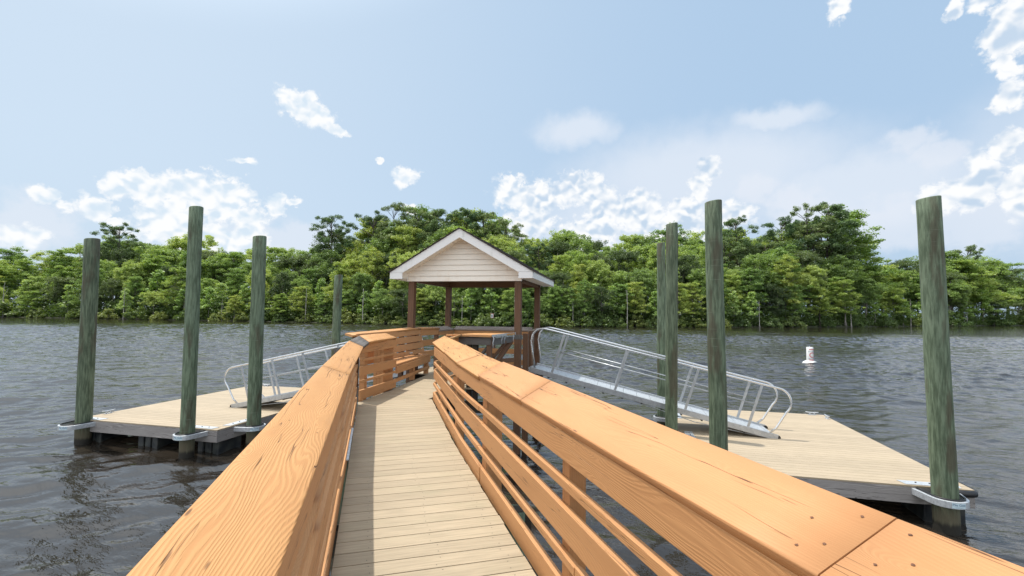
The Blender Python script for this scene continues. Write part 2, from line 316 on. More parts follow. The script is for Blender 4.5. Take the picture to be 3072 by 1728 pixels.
# ------------------------------------------------------------------ mesh helpers
R = random.Random(7)
class MB:
    def __init__(s): s.v = []; s.f = []; s.uv = []; s.sm = []
    def face(s, pts, uvs=None, smooth=False):
        i = len(s.v); s.v += [tuple(p) for p in pts]; s.f.append(tuple(range(i, i+len(pts))))
        s.uv.append(uvs or [(0, 0)]*len(pts)); s.sm.append(smooth)
    def slab(s, top, t, down=None, uvoff=None, seg=1):
        """closed slab: top polygon (any corner count, anticlockwise from above), thickness t along -normal (or down)"""
        top = [Vector(p) for p in top]; n = len(top)
        nor = (top[1]-top[0]).cross(top[2]-top[1]).normalized()
        dv = (Vector(down) if down else -nor)*t
        bot = [p+dv for p in top]
        ue = (top[1]-top[0]).normalized(); ve = nor.cross(ue)
        o = uvoff or (R.uniform(0, 60), R.uniform(0, 20))
        def uvp(p, dvv=0): q = p-top[0]; return (o[0]+q.dot(ue), o[1]+q.dot(ve)+dvv)
        base = len(s.v)
        s.v += [tuple(p) for p in top]+[tuple(p) for p in bot]
        s.f.append(tuple(base+i for i in range(n))); s.uv.append([uvp(p) for p in top]); s.sm.append(False)
        s.f.append(tuple(base+n+i for i in reversed(range(n)))); s.uv.append([uvp(p, 3) for p in reversed(top)]); s.sm.append(False)
        for i in range(n):
            j = (i+1) % n
            s.f.append((base+i, base+n+i, base+n+j, base+j)); s.sm.append(False)
            e = (top[j]-top[i]).normalized()
            if abs(e.dot(ue)) > 0.7:
                s.uv.append([uvp(top[i]), uvp(top[i], -t), uvp(top[j], -t), uvp(top[j])])
            else:
                s.uv.append([(o[0]+9, o[1]+5), (o[0]+9, o[1]+5+t), (o[0]+9+t, o[1]+5+t), (o[0]+9+t, o[1]+5)])
    def beam(s, p0, p1, w_, h_, up=(0, 0, 1)):
        """box beam from p0 to p1, w_ across, h_ along up; p0/p1 on its centre line"""
        p0, p1 = Vector(p0), Vector(p1); d = (p1-p0).normalized(); u = Vector(up)
        side = d.cross(u).normalized(); u = side.cross(d).normalized()
        a = side*(w_/2); b_ = u*(h_/2)
        o = (R.uniform(0, 60), R.uniform(0, 20))
        top = [p0-a+b_, p0+a+b_, p1+a+b_, p1-a+b_]; top = [p0+a+b_, p1+a+b_, p1-a+b_, p0-a+b_]
        s.slab(top, h_, uvoff=o)
    def box(s, c, sx, sy, sz):
        x, y, z = c
        s.slab([(x-sx/2, y-sy/2, z+sz/2), (x+sx/2, y-sy/2, z+sz/2), (x+sx/2, y+sy/2, z+sz/2), (x-sx/2, y+sy/2, z+sz/2)], sz)
    def tube(s, pts, r, n=8, cap=True, smooth=True):
        pts = [Vector(p) for p in pts]; m = len(pts)
        rs = r if isinstance(r, (list, tuple)) else [r]*m
        ring = []; prev = None
        for i, p in enumerate(pts):
            d = (pts[min(i+1, m-1)]-pts[max(i-1, 0)]).normalized()
            a = prev if prev is not None else (Vector((0, 0, 1)) if abs(d.z) < 0.9 else Vector((1, 0, 0)))
            x = (a-d*a.dot(d)).normalized(); prev = x; y = d.cross(x)
            ring.append([len(s.v)+k for k in range(n)])
            for k in range(n):
                q = p+(x*cos(2*pi*k/n)+y*sin(2*pi*k/n))*rs[i]; s.v.append(tuple(q))
        L = 0
        for i in range(m-1):
            dl = (pts[i+1]-pts[i]).length
            for k in range(n):
                k2 = (k+1) % n
                s.f.append((ring[i][k], ring[i][k2], ring[i+1][k2], ring[i+1][k])); s.sm.append(smooth)
                c0, c1 = k*2*pi*rs[0]/n, (k+1)*2*pi*rs[0]/n
                s.uv.append([(L, c0), (L, c1), (L+dl, c1), (L+dl, c0)])
            L += dl
        if cap:
            s.f.append(tuple(reversed(ring[0]))); s.uv.append([(0, 0)]*n); s.sm.append(False)
            s.f.append(tuple(ring[-1])); s.uv.append([(0, 0)]*n); s.sm.append(False)
    def build(s, name, m, parent=None, bevel=0.0, loc=None):
        me = bpy.data.meshes.new(name); vs = s.v
        if loc is not None: vs = [(a-loc[0], b-loc[1], c-loc[2]) for a, b, c in vs]
        me.from_pydata(vs, [], s.f); uvl = me.uv_layers.new(name='UVMap')
        flat = [c for f in s.uv for uv in f for c in uv]; uvl.data.foreach_set('uv', flat)
        me.polygons.foreach_set('use_smooth', s.sm)
        me.materials.append(m); me.update()
        o = bpy.data.objects.new(name, me); C.objects.link(o)
        if loc is not None: o.location = loc
        if parent is not None:
            if loc is None: o.location = tuple(-a for a in parent.get('_w', (0, 0, 0)))
            else: o.location = tuple(a-b for a, b in zip(loc, parent.get('_w', (0, 0, 0))))
            o.parent = parent; o['_w'] = (0, 0, 0) if loc is None else tuple(loc)
        else: o['_w'] = tuple(loc) if loc is not None else (0, 0, 0)
        if bevel:
            b = o.modifiers.new('edge', 'BEVEL'); b.width = bevel; b.segments = 2; b.limit_method = 'ANGLE'
        return o
def thing(name, label, cat, loc=(0, 0, 0), group=None):
    o = bpy.data.objects.new(name, None); C.objects.link(o); o.location = loc; o.empty_display_size = 0.2
    o['label'] = label; o['category'] = cat; o['_w'] = tuple(loc)
    if group: o['group'] = group
    return o
def tag(o, label, cat, group=None):
    o['label'] = label; o['category'] = cat
    if group: o['group'] = group
def one(name, m, fn, parent=None, bevel=0.0, loc=None):
    b = MB(); fn(b); return b.build(name, m, parent, bevel, loc)
def lerp(a, b, t): return tuple(p+(q-p)*t for p, q in zip(a, b))
def clip_poly(poly, axis, val, keep_greater):
    out = []
    for i in range(len(poly)):
        a, b = poly[i], poly[(i+1) % len(poly)]
        ia = (a[axis] >= val) == keep_greater or a[axis] == val; ib = (b[axis] >= val) == keep_greater or b[axis] == val
        if ia: out.append(a)
        if ia != ib:
            t = (val-a[axis])/(b[axis]-a[axis]); out.append((a[0]+(b[0]-a[0])*t, a[1]+(b[1]-a[1])*t))
    return out
DIRS, PRP = (-0.4924, 0.8704), (0.8704, 0.4924)
def LP(s, p, z=0.0): return (DIRS[0]*s+PRP[0]*p, DIRS[1]*s+PRP[1]*p, z)

WZ = -1.60          # water level
# ------------------------------------------------------------------ setting: water, far bank
def water_mesh():
    """one sheet to the horizon; wind waves are real relief out to the far bank"""
    rr_ = np.random.RandomState(3)
    th = np.concatenate([np.arange(-180, -84, 8.0), np.arange(-84, 62, 0.155), np.arange(62, 181, 8.0)]); th[-1] = 180.0
    r = np.concatenate([[0.0, 0.8], np.arange(1.5, 24, 0.055), np.arange(24, 60, 0.11), np.arange(60, 140, 0.22), [150, 180, 250, 400, 700, 1200, 2500, 5000]])
    T, Rr = np.meshgrid(np.radians(th), r); X = Rr*np.sin(T); Y = Rr*np.cos(T)
    N = 56; lam = np.exp(rr_.uniform(math.log(0.32), math.log(3.0), N)); ang = radians(104)+rr_.normal(0, 0.52, N); ph = rr_.uniform(0, 2*pi, N)
    k = 2*pi/lam; sl_ = 0.225*sqrt(2/N)*rr_.uniform(.6, 1.4, N)
    Z = np.zeros_like(X)
    for i in range(N):
        a = sl_[i]/k[i]
        q = np.sin(k[i]*(X*cos(ang[i])+Y*sin(ang[i]))+ph[i]); Z += a*(q+0.18*q*q)
    # gusts: ruffled and smoother lanes lying across the river
    G_ = np.zeros_like(X)
    for i in range(9):
        G_ += np.sin(X*rr_.uniform(-.05, .05)+Y*rr_.uniform(-.22, .22)+rr_.uniform(0, 6))
    G_ = np.clip(0.88+0.16*G_, 0.45, 1.3)
    fade = np.clip((140-Rr)/25, 0, 1)*np.clip((np.degrees(T)+84)/6, 0, 1)*np.clip((61-np.degrees(T))/6, 0, 1)
    shore_calm = np.clip((112-Y)/16, 0.10, 1)
    near = np.clip(0.55+0.45*(Rr-5)/16, 0.55, 1)
    Z = Z*G_*fade*shore_calm*near
    m_, n_ = X.shape; co = np.stack([X, Y, Z], -1).reshape(-1, 3).astype(np.float32); co[:, 2] += 0
    idx = np.arange(m_*n_).reshape(m_, n_)
    q = np.stack([idx[:-1, :-1], idx[1:, :-1], idx[1:, 1:], idx[:-1, 1:]], -1).reshape(-1, 4)[:, ::-1].astype(np.int32)
    me = bpy.data.meshes.new('water'); me.vertices.add(len(co)); me.vertices.foreach_set('co', co.ravel())
    me.loops.add(q.size); me.loops.foreach_set('vertex_index', q.ravel())
    me.polygons.add(len(q)); me.polygons.foreach_set('loop_start', np.arange(0, q.size, 4, dtype=np.int32)); me.polygons.foreach_set('loop_total', np.full(len(q), 4, np.int32))
    me.polygons.foreach_set('use_smooth', np.ones(len(q), bool))
    me.materials.append(WATER); me.update(calc_edges=True)
    o = bpy.data.objects.new('water', me); C.objects.link(o); o.location = (0, 0, WZ); o['kind'] = 'structure'
water_mesh()
SHORE = [(-100, 420), (-80, 330), (-70, 275), (-61.6, 237), (-53.94, 190.6), (-43.41, 160), (-34, 138), (-26.34, 122.8), (-18, 117), (-10.59, 115.9), (-3, 121), (4.78, 131.6), (11, 147), (17.91, 169.8), (22, 195), (25.91, 232), (30.41, 300), (33.59, 372), (36.5, 430), (42, 560), (52, 900)]
def shore(a):
    for (a0, d0), (a1, d1) in zip(SHORE, SHORE[1:]):
        if a0 <= a <= a1: return d0+(d1-d0)*(a-a0)/(a1-a0)
    return SHORE[0][1] if a < SHORE[0][0] else SHORE[-1][1]
def gz(off): return -1.75+min(1.0, (off+2)/6)*0.45+max(0, off-4)*0.035 if off < 90 else 1.7
prof = [-2.0, 0.5, 4, 12, 30, 60, 90, 300, 1500, 4000]
azs = [a*2.0 for a in range(-50, 27)]
b = MB(); G = []
for a in azs:
    G.append([(sin(radians(a))*(shore(a)+o_), cos(radians(a))*(shore(a)+o_), gz(o_)) for o_ in prof])
base = len(b.v)
for row in G: b.v += row
for i in range(len(azs)-1):
    for j in range(len(prof)-1):
        k = base+i*len(prof)+j
        b.f.append((k, k+1, k+len(prof)+1, k+len(prof))); b.uv.append([(0, 0)]*4); b.sm.append(True)
bank = b.build('terrain', SOIL); bank['kind'] = 'structure'

# ------------------------------------------------------------------ boardwalk
bw = thing('boardwalk', 'tan plank boardwalk running out over the river to the shelter', 'boardwalk')
POLY2 = [(-4.02, 6.80), (-3.10, 7.30), (-3.13, 8.62), (-2.42, 8.62), (-2.12, 9.95), (-2.12, 12.68), (-4.86, 12.68), (-4.86, 10.3), (-4.36, 10.3), (-4.14, 8.1)]
def near_deck(b):
    s = -3.4
    while s < 7.86:
        e = min(s+0.1385, 7.885)
        q = 0.885+max(0, s-5)*0.030+R.uniform(-.004, .004); b.slab([LP(s, -0.172), LP(s, q), LP(e, q), LP(e, -0.172)], 0.025)
        s += 0.1455
def far_deck(b):
    y = 6.70
    while y < 12.7:
        p = clip_poly(clip_poly(POLY2, 1, y, True), 1, y+0.1395, False)
        q = []
        for c in p:
            if not q or hypot(c[0]-q[-1][0], c[1]-q[-1][1]) > 0.004: q.append(c)
        if len(q) >= 3 and hypot(q[0][0]-q[-1][0], q[0][1]-q[-1][1]) < 0.004: q.pop()
        if len(q) >= 3:
            k = max(range(len(q)), key=lambda i: q[(i+1) % len(q)][0]-q[i][0]); q = q[k:]+q[:k]
            b.slab([(c[0], c[1], 0) for c in q], 0.025)
        y += 0.1455
one('deck_planks', DECKM, near_deck, bw, 0.002)
one('deck_planks', DECKM, far_deck, bw, 0.002)
def screws(b):
    s = -0.2
    while s < 5.2:
        for p in (0.02, 0.40, 0.78):
            for ds in (0.03, 0.11):
                x, y, z = LP(s+ds+R.uniform(-.006, .006), p+R.uniform(-.02, .02), 0.0008)
                b.face([(x+0.0035*cos(k*pi/3), y+0.0035*sin(k*pi/3), z) for k in range(6)])
        s += 0.1455
one('screw', DARKH, screws, bw)['kind'] = 'stuff'
for p0 in (-0.14, 0.37, 0.85):
    one('stringer', WOODD, lambda b: b.beam(LP(-3.4, p0, -0.155), LP(7.8, p0, -0.155), 0.05, 0.235), bw)
for x0, y0, y1 in ((-4.08, 6.9, 10.2), (-3.17, 7.5, 8.6), (-2.18, 10.0, 12.6), (-4.8, 10.3, 12.6), (-3.4, 7.5, 12.6)):
    one('stringer', WOODD, lambda b: b.beam((x0, y0, -0.155), (x0, y1, -0.155), 0.05, 0.235), bw)
for s in (-2.0, 1.0, 4.02, 7.1):
    one('cross_beam', WOODD, lambda b: b.beam(LP(s, -0.5, -0.37), LP(s, 1.35, -0.37), 0.14, 0.19), bw)
    for p0 in (-0.38, 1.2):
        one('support_pile', PILE, lambda b: b.tube([LP(s, p0, -3.2), LP(s, p0, -0.28)], 0.12, 14), bw)
for y0 in (8.75, 12.5):
    one('cross_beam', WOODD, lambda b: b.beam((-4.9, y0, -0.37), (-2.1, y0, -0.37), 0.14, 0.19), bw)
for x0, y0 in ((-3.05, 8.7), (-4.5, 8.75), (-3.5, 12.5)):
    one('support_pile', WOODD, lambda b: b.beam((x0, y0, -3.2), (x0, y0, -0.28), 0.15, 0.15, (0, 1, 0)), bw)
def edge_dirt(b): b.beam((-4.85, 12.71, -0.15), (-2.1, 12.71, -0.15), 0.04, 0.24)
one('rim_board', WOODD, edge_dirt, bw)

# ------------------------------------------------------------------ railings of the boardwalk
ZW, RISE, WID = 0.87, 0.084, 0.219
def rails(root, sgn, p_in, s0, s1, brks, m, post_s):
    """boards at the walk face; sgn -1 left, +1 right"""
    prof = [(0.700, 0.842, 0), (0.558, 0.600, 1), (0.330, 0.474, 2), (0.215, 0.256, 3), (-0.03, 0.105, 4)]
    t_ = 0.038
    for z0, z1, row in prof:
        cuts = [s0]+brks[row]+[s1]
        for a, c in zip(cuts, cuts[1:]):
            o = 0.0035 if row % 2 else 0.0
            jit = R.uniform(-0.004, 0.004)
            def f(b):
                n = max(2, int((c-a)/0.45)); sec = []
                bow = R.uniform(-0.006, 0.006); off = R.uniform(0, 0.007)
                for i in range(n+1):
                    tt = i/n; s = a+0.0015+(c-a-0.003)*tt
                    wv = p_in(s)+sgn*(off+bow*sin(pi*tt)); th = t_-o
                    za, zb = z0+jit+R.uniform(-.0012, .0012), z1+jit+R.uniform(-.0012, .0012)
                    sec.append((s, wv, wv+sgn*th, za, zb))
                u0, v0 = R.uniform(0, 60), R.uniform(0, 20); base = len(b.v)
                for s, pi_, po, za, zb in sec:
                    b.v += [LP(s, pi_, zb), LP(s, po, zb), LP(s, po, za), LP(s, pi_, za)]
                hh = z1-z0; vv = [0, t_, t_+hh, 2*t_+hh, 2*t_+2*hh]
                for i in range(n):
                    for k in range(4):
                        q = [base+4*i+k, base+4*i+(k+1) % 4, base+4*(i+1)+(k+1) % 4, base+4*(i+1)+k]
                        uvq = [(u0+sec[i][0], v0-vv[k]), (u0+sec[i][0], v0-vv[k+1]), (u0+sec[i+1][0], v0-vv[k+1]), (u0+sec[i+1][0], v0-vv[k])]
                        if sgn < 0: q.reverse(); uvq.reverse()
                        b.f.append(tuple(q)); b.uv.append(uvq); b.sm.append(False)
                e0 = [base+3, base+2, base+1, base]; e1 = [base+4*n+k for k in range(4)]
                if sgn < 0: e0.reverse(); e1.reverse()
                for e in (e0, e1): b.f.append(tuple(e)); b.uv.append([(u0, v0), (u0, v0+.03), (u0+.03, v0+.03), (u0+.03, v0)]); b.sm.append(False)
            one('rail_board', m, f, root, 0.003)
    for s, wd in post_s:
        pa = p_in(s)+sgn*(0.040+wd/2)
        def f(b): b.beam(LP(s, pa, -0.28), LP(s, pa, 0.86), wd, 0.09 if wd < 0.1 else 0.14, DIRS+(0,))
        one('post', m, f, root, 0.004)
def cap(root, m, quad, t=0.038, sub=True, bow=0.0):
    """cap plank from four top corners: inner start, inner end, outer end, outer start"""
    i0, i1, o1, o0 = [Vector(p) for p in quad]
    def f(b):
        L = (i1-i0).length; n = max(1, int(L/0.25)); mrow = 4
        nor = (i1-i0).cross(o0-i0).normalized()
        if nor.z < 0: nor = -nor
        cw = 1 if ((i1-i0).cross(o0-i0)).z > 0 else -1
        u0, v0 = R.uniform(0, 60), R.uniform(0, 20)
        Wd = ((o0-i0).length+(o1-i1).length)/2
        prof_ = []
        rr = 0.007
        # section points across the plank, from inner bottom round the top to outer bottom, rounded corners
        sec = [(0.0, -t), (0.0, -rr), (rr*0.3, -rr*0.3), (rr, 0.0)]+[(rr+(Wd-2*rr)*k/mrow, 0.0) for k in range(1, mrow)]+[(Wd-rr, 0.0), (Wd-rr*0.3, -rr*0.3), (Wd, -rr), (Wd, -t)]
        base = len(b.v); ns = len(sec)
        for i in range(n+1):
            tt = i/n; A = i0.lerp(i1, tt); B = o0.lerp(o1, tt)
            wob = R.uniform(-0.0012, 0.0012)
            for (x, y) in sec:
                b.v.append(tuple(A.lerp(B, x/Wd)+nor*(y+(wob if y > -t/2 else 0)+bow*sin(pi*tt))))
        per = [0]
        for k in range(1, ns): per.append(per[-1]+hypot(sec[k][0]-sec[k-1][0], sec[k][1]-sec[k-1][1]))
        per.append(per[-1]+Wd)
        for i in range(n):
            for k in range(ns):
                k2 = (k+1) % ns
                q = [base+i*ns+k, base+(i+1)*ns+k, base+(i+1)*ns+k2, base+i*ns+k2]
                uq = [(u0+L*i/n, v0+per[k]), (u0+L*(i+1)/n, v0+per[k]), (u0+L*(i+1)/n, v0+per[k+1]), (u0+L*i/n, v0+per[k+1])]
                if cw < 0: q.reverse(); uq.reverse()
                b.f.append(tuple(q)); b.uv.append(uq); b.sm.append(k != ns-1)
        for e in ([base+k for k in range(ns)], [base+n*ns+k for k in reversed(range(ns))]):
            if cw < 0: e = e[::-1]
            b.f.append(tuple(e)); b.uv.append([(u0+sec[k][0], v0+sec[k][1]) for k in range(ns)]); b.sm.append(False)
    return one('cap_board', m, f, root)
def I3(s, p, z): return LP(s, p, z)

lr = thing('railing', 'tan wooden railing on the left side of the boardwalk with tilted cracked cap', 'railing', group='boardwalk railings')
pl = lambda s: -0.185+0.0*s
zi, zo = ZW, ZW+RISE
for a, c in ((-3.2, -0.9), (-0.897, 4.27), (4.273, 7.72)):
    pin = [-0.167, -0.167]; po = [-0.387, -0.387]
    if a > 4: pin[1] = -0.112; po[1] = -0.335
    cap(lr, WOOD, (I3(a, pin[0], zi), I3(c, pin[1], zi), I3(c+(0.24 if c > 7 else 0), po[1], zo), I3(a, po[0], zo)), bow=R.uniform(-.002, .004))
rails(lr, -1, pl, -3.2, 7.72, {0: [1.9, 5.0], 1: [3.4], 2: [1.4, 5.4], 3: [3.6], 4: [2.3, 5.9]}, WOODB, [(-2.9, .14), (-1.1, .09), (0.5, .09), (2.24, .09), (4.02, .14), (5.8, .09), (7.5, .14)])
# weathered patch at the corner, then the second run of cap
cap(lr, WOODG, (I3(7.74, -0.112, 0.872), (-3.935, 6.885, 0.925), (-4.24, 7.10, 1.012), I3(7.98, -0.335, 0.957)))
cap(lr, WOOD, ((-3.945, 6.90, 0.932), (-4.10, 8.17, 0.937), (-4.30, 8.12, 1.020), (-4.245, 7.115, 1.018)), bow=0.006)
def run2(root, x0, y0, x1, y1, rows, side, m):
    d = Vector((x1-x0, y1-y0, 0)).normalized(); nrm = Vector((d.y, -d.x, 0))*side
    for z0, z1 in rows:
        one('rail_board', m, lambda b: b.beam(Vector((x0, y0, (z0+z1)/2))+nrm*0.019, Vector((x1, y1, (z0+z1)/2))+nrm*0.019, 0.037, z1-z0), root, 0.003)
run2(lr, -4.0, 6.79, -4.085, 8.15, [(0.76, 0.905), (0.625, 0.663), (0.40, 0.545), (0.292, 0.33), (0.03, 0.18)], -1, WOODB)
for (x, y, wx, wy) in ((-4.10, 7.02, .09, .09), (-4.23, 7.93, .20, .36)):
    one('post', WOODB, lambda b: [b.box((x-wx/2+wx*(k+.5)/3, y, 0.30), wx/3-.004, wy, 1.16) for k in range(3)] if wx > .1 else b.box((x, y, 0.3), wx, wy, 1.16), lr, 0.003)
one('brace', WOODG, lambda b: b.beam((-4.95, 7.55, 0.75), (-4.35, 7.6, -0.35), 0.04, 0.14, (0, 1, 0)), lr)
one('anchor_plate', GALV, lambda b: b.slab([LP(4.5, -0.164, 0.102), LP(5.7, -0.164, 0.102), LP(5.7, -0.184, 0.106), LP(4.5, -0.184, 0.106)], 0.010), lr)

rr_ = thing('railing', 'tan wooden railing on the right side of the boardwalk with wide smooth cap', 'railing', group='boardwalk railings')
def pr(s): return 0.905+max(0, s-5.0)*0.030
def prc(s): return 0.893+max(0, s-5.0)*0.034
def cz(s): return 0.87+max(0, min(1, (s-5)/2.9))*0.045
def pro(s): return 1.138+max(0, s-1)*0.016+max(0, s-5)*0.018
for a, c, ra, rb, up in ((-3.2, 0.79, 0, 0.01, 0), (0.794, 2.84, 0.01, 0.18, 0.0), (2.844, 4.06, 0.18, 0.25, 0.0), (4.062, 5.2, 0.25, 0.05, -0.013), (5.203, 6.5, 0.05, 0.03, -0.012)):
    cap(rr_, WOODR if a < 4 else WOOD, (I3(a, prc(a), cz(a)+up), I3(c, prc(c), cz(c)+up), I3(c+rb, pro(c), cz(c)+.088+up), I3(a+ra, pro(a), cz(a)+.088+up)), bow=0.0)
def p_of(x, y): return (x*DIRS[0]+y*DIRS[1], x*PRP[0]+y*PRP[1])
cap(rr_, WOOD, (I3(6.503, prc(6.5), cz(6.5)-.02), (-3.16, 7.60, 0.905), (-3.19, 8.25, 0.99), I3(6.535, pro(6.5), cz(6.5)+.068)))
rails(rr_, 1, pr, -3.2, 7.95, {0: [4.05, 6.2], 1: [0.5, 4.1], 2: [4.0, 6.9], 3: [2.05, 4.12], 4: [4.02, 6.9]}, WOODB, [(-2.9, .14), (-1.1, .09), (0.5, .09), (2.24, .09), (4.02, .14), (5.55, .09), (7.15, .09)])
run2(rr_, -3.085, 7.53, -3.12, 8.60, [(0.70, 0.84), (0.558, 0.600), (0.33, 0.474), (0.215, 0.256), (-0.045, 0.088)], 1, WOODB)
cap(rr_, WOOD, ((-3.165, 7.66, 0.90), (-3.165, 8.66, 0.955), (-2.95, 8.50, 1.02), (-2.95, 8.02, 0.975)))

def screw_head(root, s, p, side):
    """sunk rusty screw in the tilted cap; s along, p across"""
    sl = Vector((PRP[0]*side, PRP[1]*side, 0.36)).normalized(); dr_ = Vector((DIRS[0], DIRS[1], 0)); nn = dr_.cross(sl).normalized()
    if nn.z < 0: nn = -nn
    z = (0.87+0.084*(-p-0.167)/0.22) if side < 0 else 0.87+0.088/0.245*(p-0.893)
    c = Vector(LP(s, p, z))+nn*0.0016
    def f(b):
        pts = [c+(sl*cos(k*pi/4)+dr_*sin(k*pi/4))*0.0036*R.uniform(.75, 1.3) for k in range(8)]
        if (pts[1]-pts[0]).cross(pts[2]-pts[1]).z < 0: pts.reverse()
        b.face(pts)
    one('screw_head', RUST, f, root)
RUST = simple('rusty_screw', (0.16, 0.07, 0.035), 0.8, vary=0.4, scale=300)
for s_, p_ in ((0.923, 1.029), (0.851, 1.096), (0.844, 0.975), (0.881, 0.936), (0.752, 1.101), (0.699, 1.029), (0.742, 0.987), (2.78, 0.95), (2.90, 0.95), (2.80, 1.10), (2.98, 1.10)): screw_head(rr_, s_, p_, 1)
for s_, p_ in ((4.20, -0.20), (4.34, -0.20), (4.20, -0.34), (4.34, -0.34), (2.2, -0.21), (2.26, -0.33)): screw_head(lr, s_, p_, -1)

# ------------------------------------------------------------------ bench
bn = thing('bench', 'long tan slatted bench with leaning plank back beside the walkway bend', 'bench')
sA, sB = Vector((-4.095, 8.17, 0)), Vector((-4.40, 10.45, 0)); sdv = (sB-sA).normalized(); sn = Vector((-sdv.y, sdv.x, 0))
def seat(b):
    for k in range(3):
        a = sA+sn*(0.0+k*0.145); c = sB+sn*(k*0.145)
        b.slab([(a.x, a.y, 0.45), (c.x, c.y, 0.45), (c.x+sn.x*.138, c.y+sn.y*.138, 0.45), (a.x+sn.x*.138, a.y+sn.y*.138, 0.45)], 0.038)
one('seat', WOODB, seat, bn, 0.003)
one('seat_fascia', WOODB, lambda b: b.beam((sA.x, sA.y, 0.34), (sB.x, sB.y, 0.34), 0.038, 0.135), bn, 0.003)
one('foot_rail', WOODB, lambda b: b.beam((sA.x-.02, sA.y, 0.145), (sB.x-.02, sB.y, 0.145), 0.038, 0.065), bn, 0.003)
for tt in (0.52, 0.98):
    q = sA.lerp(sB, tt)+sn*0.07
    one('leg', WOODB, lambda b: b.beam((q.x, q.y, 0.0), (q.x, q.y, 0.41), 0.09, 0.09, (0, 1, 0)), bn, 0.003)
bA, bB = Vector((-4.54, 7.50, 0)), Vector((-4.62, 10.34, 0))
for z0, z1 in ((0.885, 1.02), (0.735, 0.87), (0.585, 0.72), (0.475, 0.57)):
    zc = (z0+z1)/2; lean = (1.02-zc)*0.22
    def f(b):
        a = bA+Vector((lean, 0, zc)); c = bB+Vector((lean, 0, zc+0.015)); b.beam(a, c, 0.036, z1-z0, (-0.21, 0, 1))
    one('backrest_board', WOODB, f, bn, 0.003)
for y in (7.7, 8.6, 9.5, 10.25):
    one('backrest_post', WOODP, lambda b: b.beam((-4.66, y, 0.0), (-4.66, y, 1.0), 0.09, 0.09, (0, 1, 0)), bn)
cap(bn, WOOD, ((-4.52, 7.36, 1.005), (-4.585, 10.36, 1.048), (-4.77, 10.36, 1.07), (-4.73, 7.46, 1.035)))
one('corner_block', WHITE, lambda b: b.box((-4.45, 9.55, 0.54), 0.02, 0.12, 0.02), bn)

# ------------------------------------------------------------------ gazebo
FRx, FRy, GW, GD = -2.237, 10.157, 2.5, 2.35
gz_ = thing('gazebo', 'open shelter with white gabled roof and brown posts at the pier end', 'gazebo', (-3.48, 11.3, 0))
for x, y in ((FRx, FRy), (FRx-GW, FRy), (FRx, FRy+GD), (FRx-GW, FRy+GD)):
    lean = -0.03 if x < -3 else 0.0
    one('post', WOODP, lambda b: b.beam((x+lean, y, -3.2 if x > -3 or y > 12 else -3.2), (x, y, 2.13), 0.14, 0.14, (0, 1, 0)), gz_, 0.005)
one('pile_jacket', WOODG, lambda b: b.box((FRx, FRy, 0.905), 0.15, 0.15, 0.10), gz_, 0.003)
zb0, zb1 = 2.107, 2.285
bx0, bx1, by0, by1 = FRx-GW, FRx, FRy, FRy+GD
for p, q in (((bx0-.07, by0, zb1-.089), (bx1+.07, by0, zb1-.089)), ((bx0-.07, by1, zb1-.089), (bx1+.07, by1, zb1-.089)), ((bx0, by0+.045, zb1-.089), (bx0, by1-.045, zb1-.089)), ((bx1, by0+.045, zb1-.089), (bx1, by1-.045, zb1-.089))):
    one('beam', WOODP, lambda b: b.beam(p, q, 0.086, zb1-zb0-.004), gz_, 0.003)
ex0, ex1, ey0, ey1 = bx0-.38, bx1+.38, by0-.38, by1+.38; exc = (ex0+ex1)/2
ZE0, ZE1, ZP = 2.157, 2.312, 3.262
def rz(x): return ZP-(ZP-ZE1)*abs(x-exc)/((ex1-ex0)/2)
roof = MB()
for sgn in (-1, 1):
    xe = exc+sgn*((ex1-ex0)/2+0.03)
    n = 11
    for k in range(n):
        xa = xe+(exc-xe)*k/n; xb = xe+(exc-xe)*(k+1)/n; za = rz(xa)+.010+.012; zb = rz(xb)+.010
        q = [(xa, ey0-.03, za), (xa, ey1+.03, za), (xb, ey1+.03, zb), (xb, ey0-.03, zb)]
        roof.slab(q if sgn < 0 else q, 0.020, down=(0, 0, -1))
rf = roof.build('roof', SHING, gz_)
def fixn(o):
    bm = bmesh.new(); bm.from_mesh(o.data); bmesh.ops.recalc_face_normals(bm, faces=bm.faces); bm.to_mesh(o.data); bm.free()
fixn(rf)
def rake(y):
    def f(b):
        for sgn in (-1, 1):
            xe = exc+sgn*(ex1-ex0)/2
            w_ = 0.195; xj = exc
            top = [(xe, y, rz(xe)-.012), (exc, y, rz(exc)-.012)]
            pts = [(xe, y, rz(xe)-.012), (exc, y, rz(exc)-.012), (exc, y, rz(exc)-w_-.012), (xe-sgn*(0.30), y, rz(xe-sgn*0.30)-w_-.012), (xe-sgn*0.30, y, ZE1-.014), (xe, y, ZE1-.014)]
            # rake board with flat return at the eave
            pts = [(xe, y, ZE1-.016), (xe, y, rz(xe)-.012), (exc, y, rz(exc)-.012), (exc, y, rz(exc)-w_-.012), (xe-sgn*0.318, y, ZE1-.016)]
            if sgn < 0: pts = pts[::-1]
            if sgn > 0: pts = pts
            b.slab(pts, 0.022)
            q = [(xe, y+.003, ZE0), (xe, y+.003, ZE1-.019), (xe-sgn*0.30, y+.003, ZE1-.019), (xe-sgn*0.30, y+.003, ZE0)]
            if sgn < 0: q = q[::-1]
            b.slab(q, 0.016)
    return f
for y in (ey0, ey1):
    o = one('fascia', VIN, rake(y), gz_); fixn(o)
for xe, sg in ((ex0, -1), (ex1, 1)):
    one('fascia', VIN, lambda b: b.box((xe+sg*.0, (ey0+ey1)/2, (ZE0+ZE1)/2+.002), 0.018, ey1-ey0-.07, ZE1-ZE0), gz_)
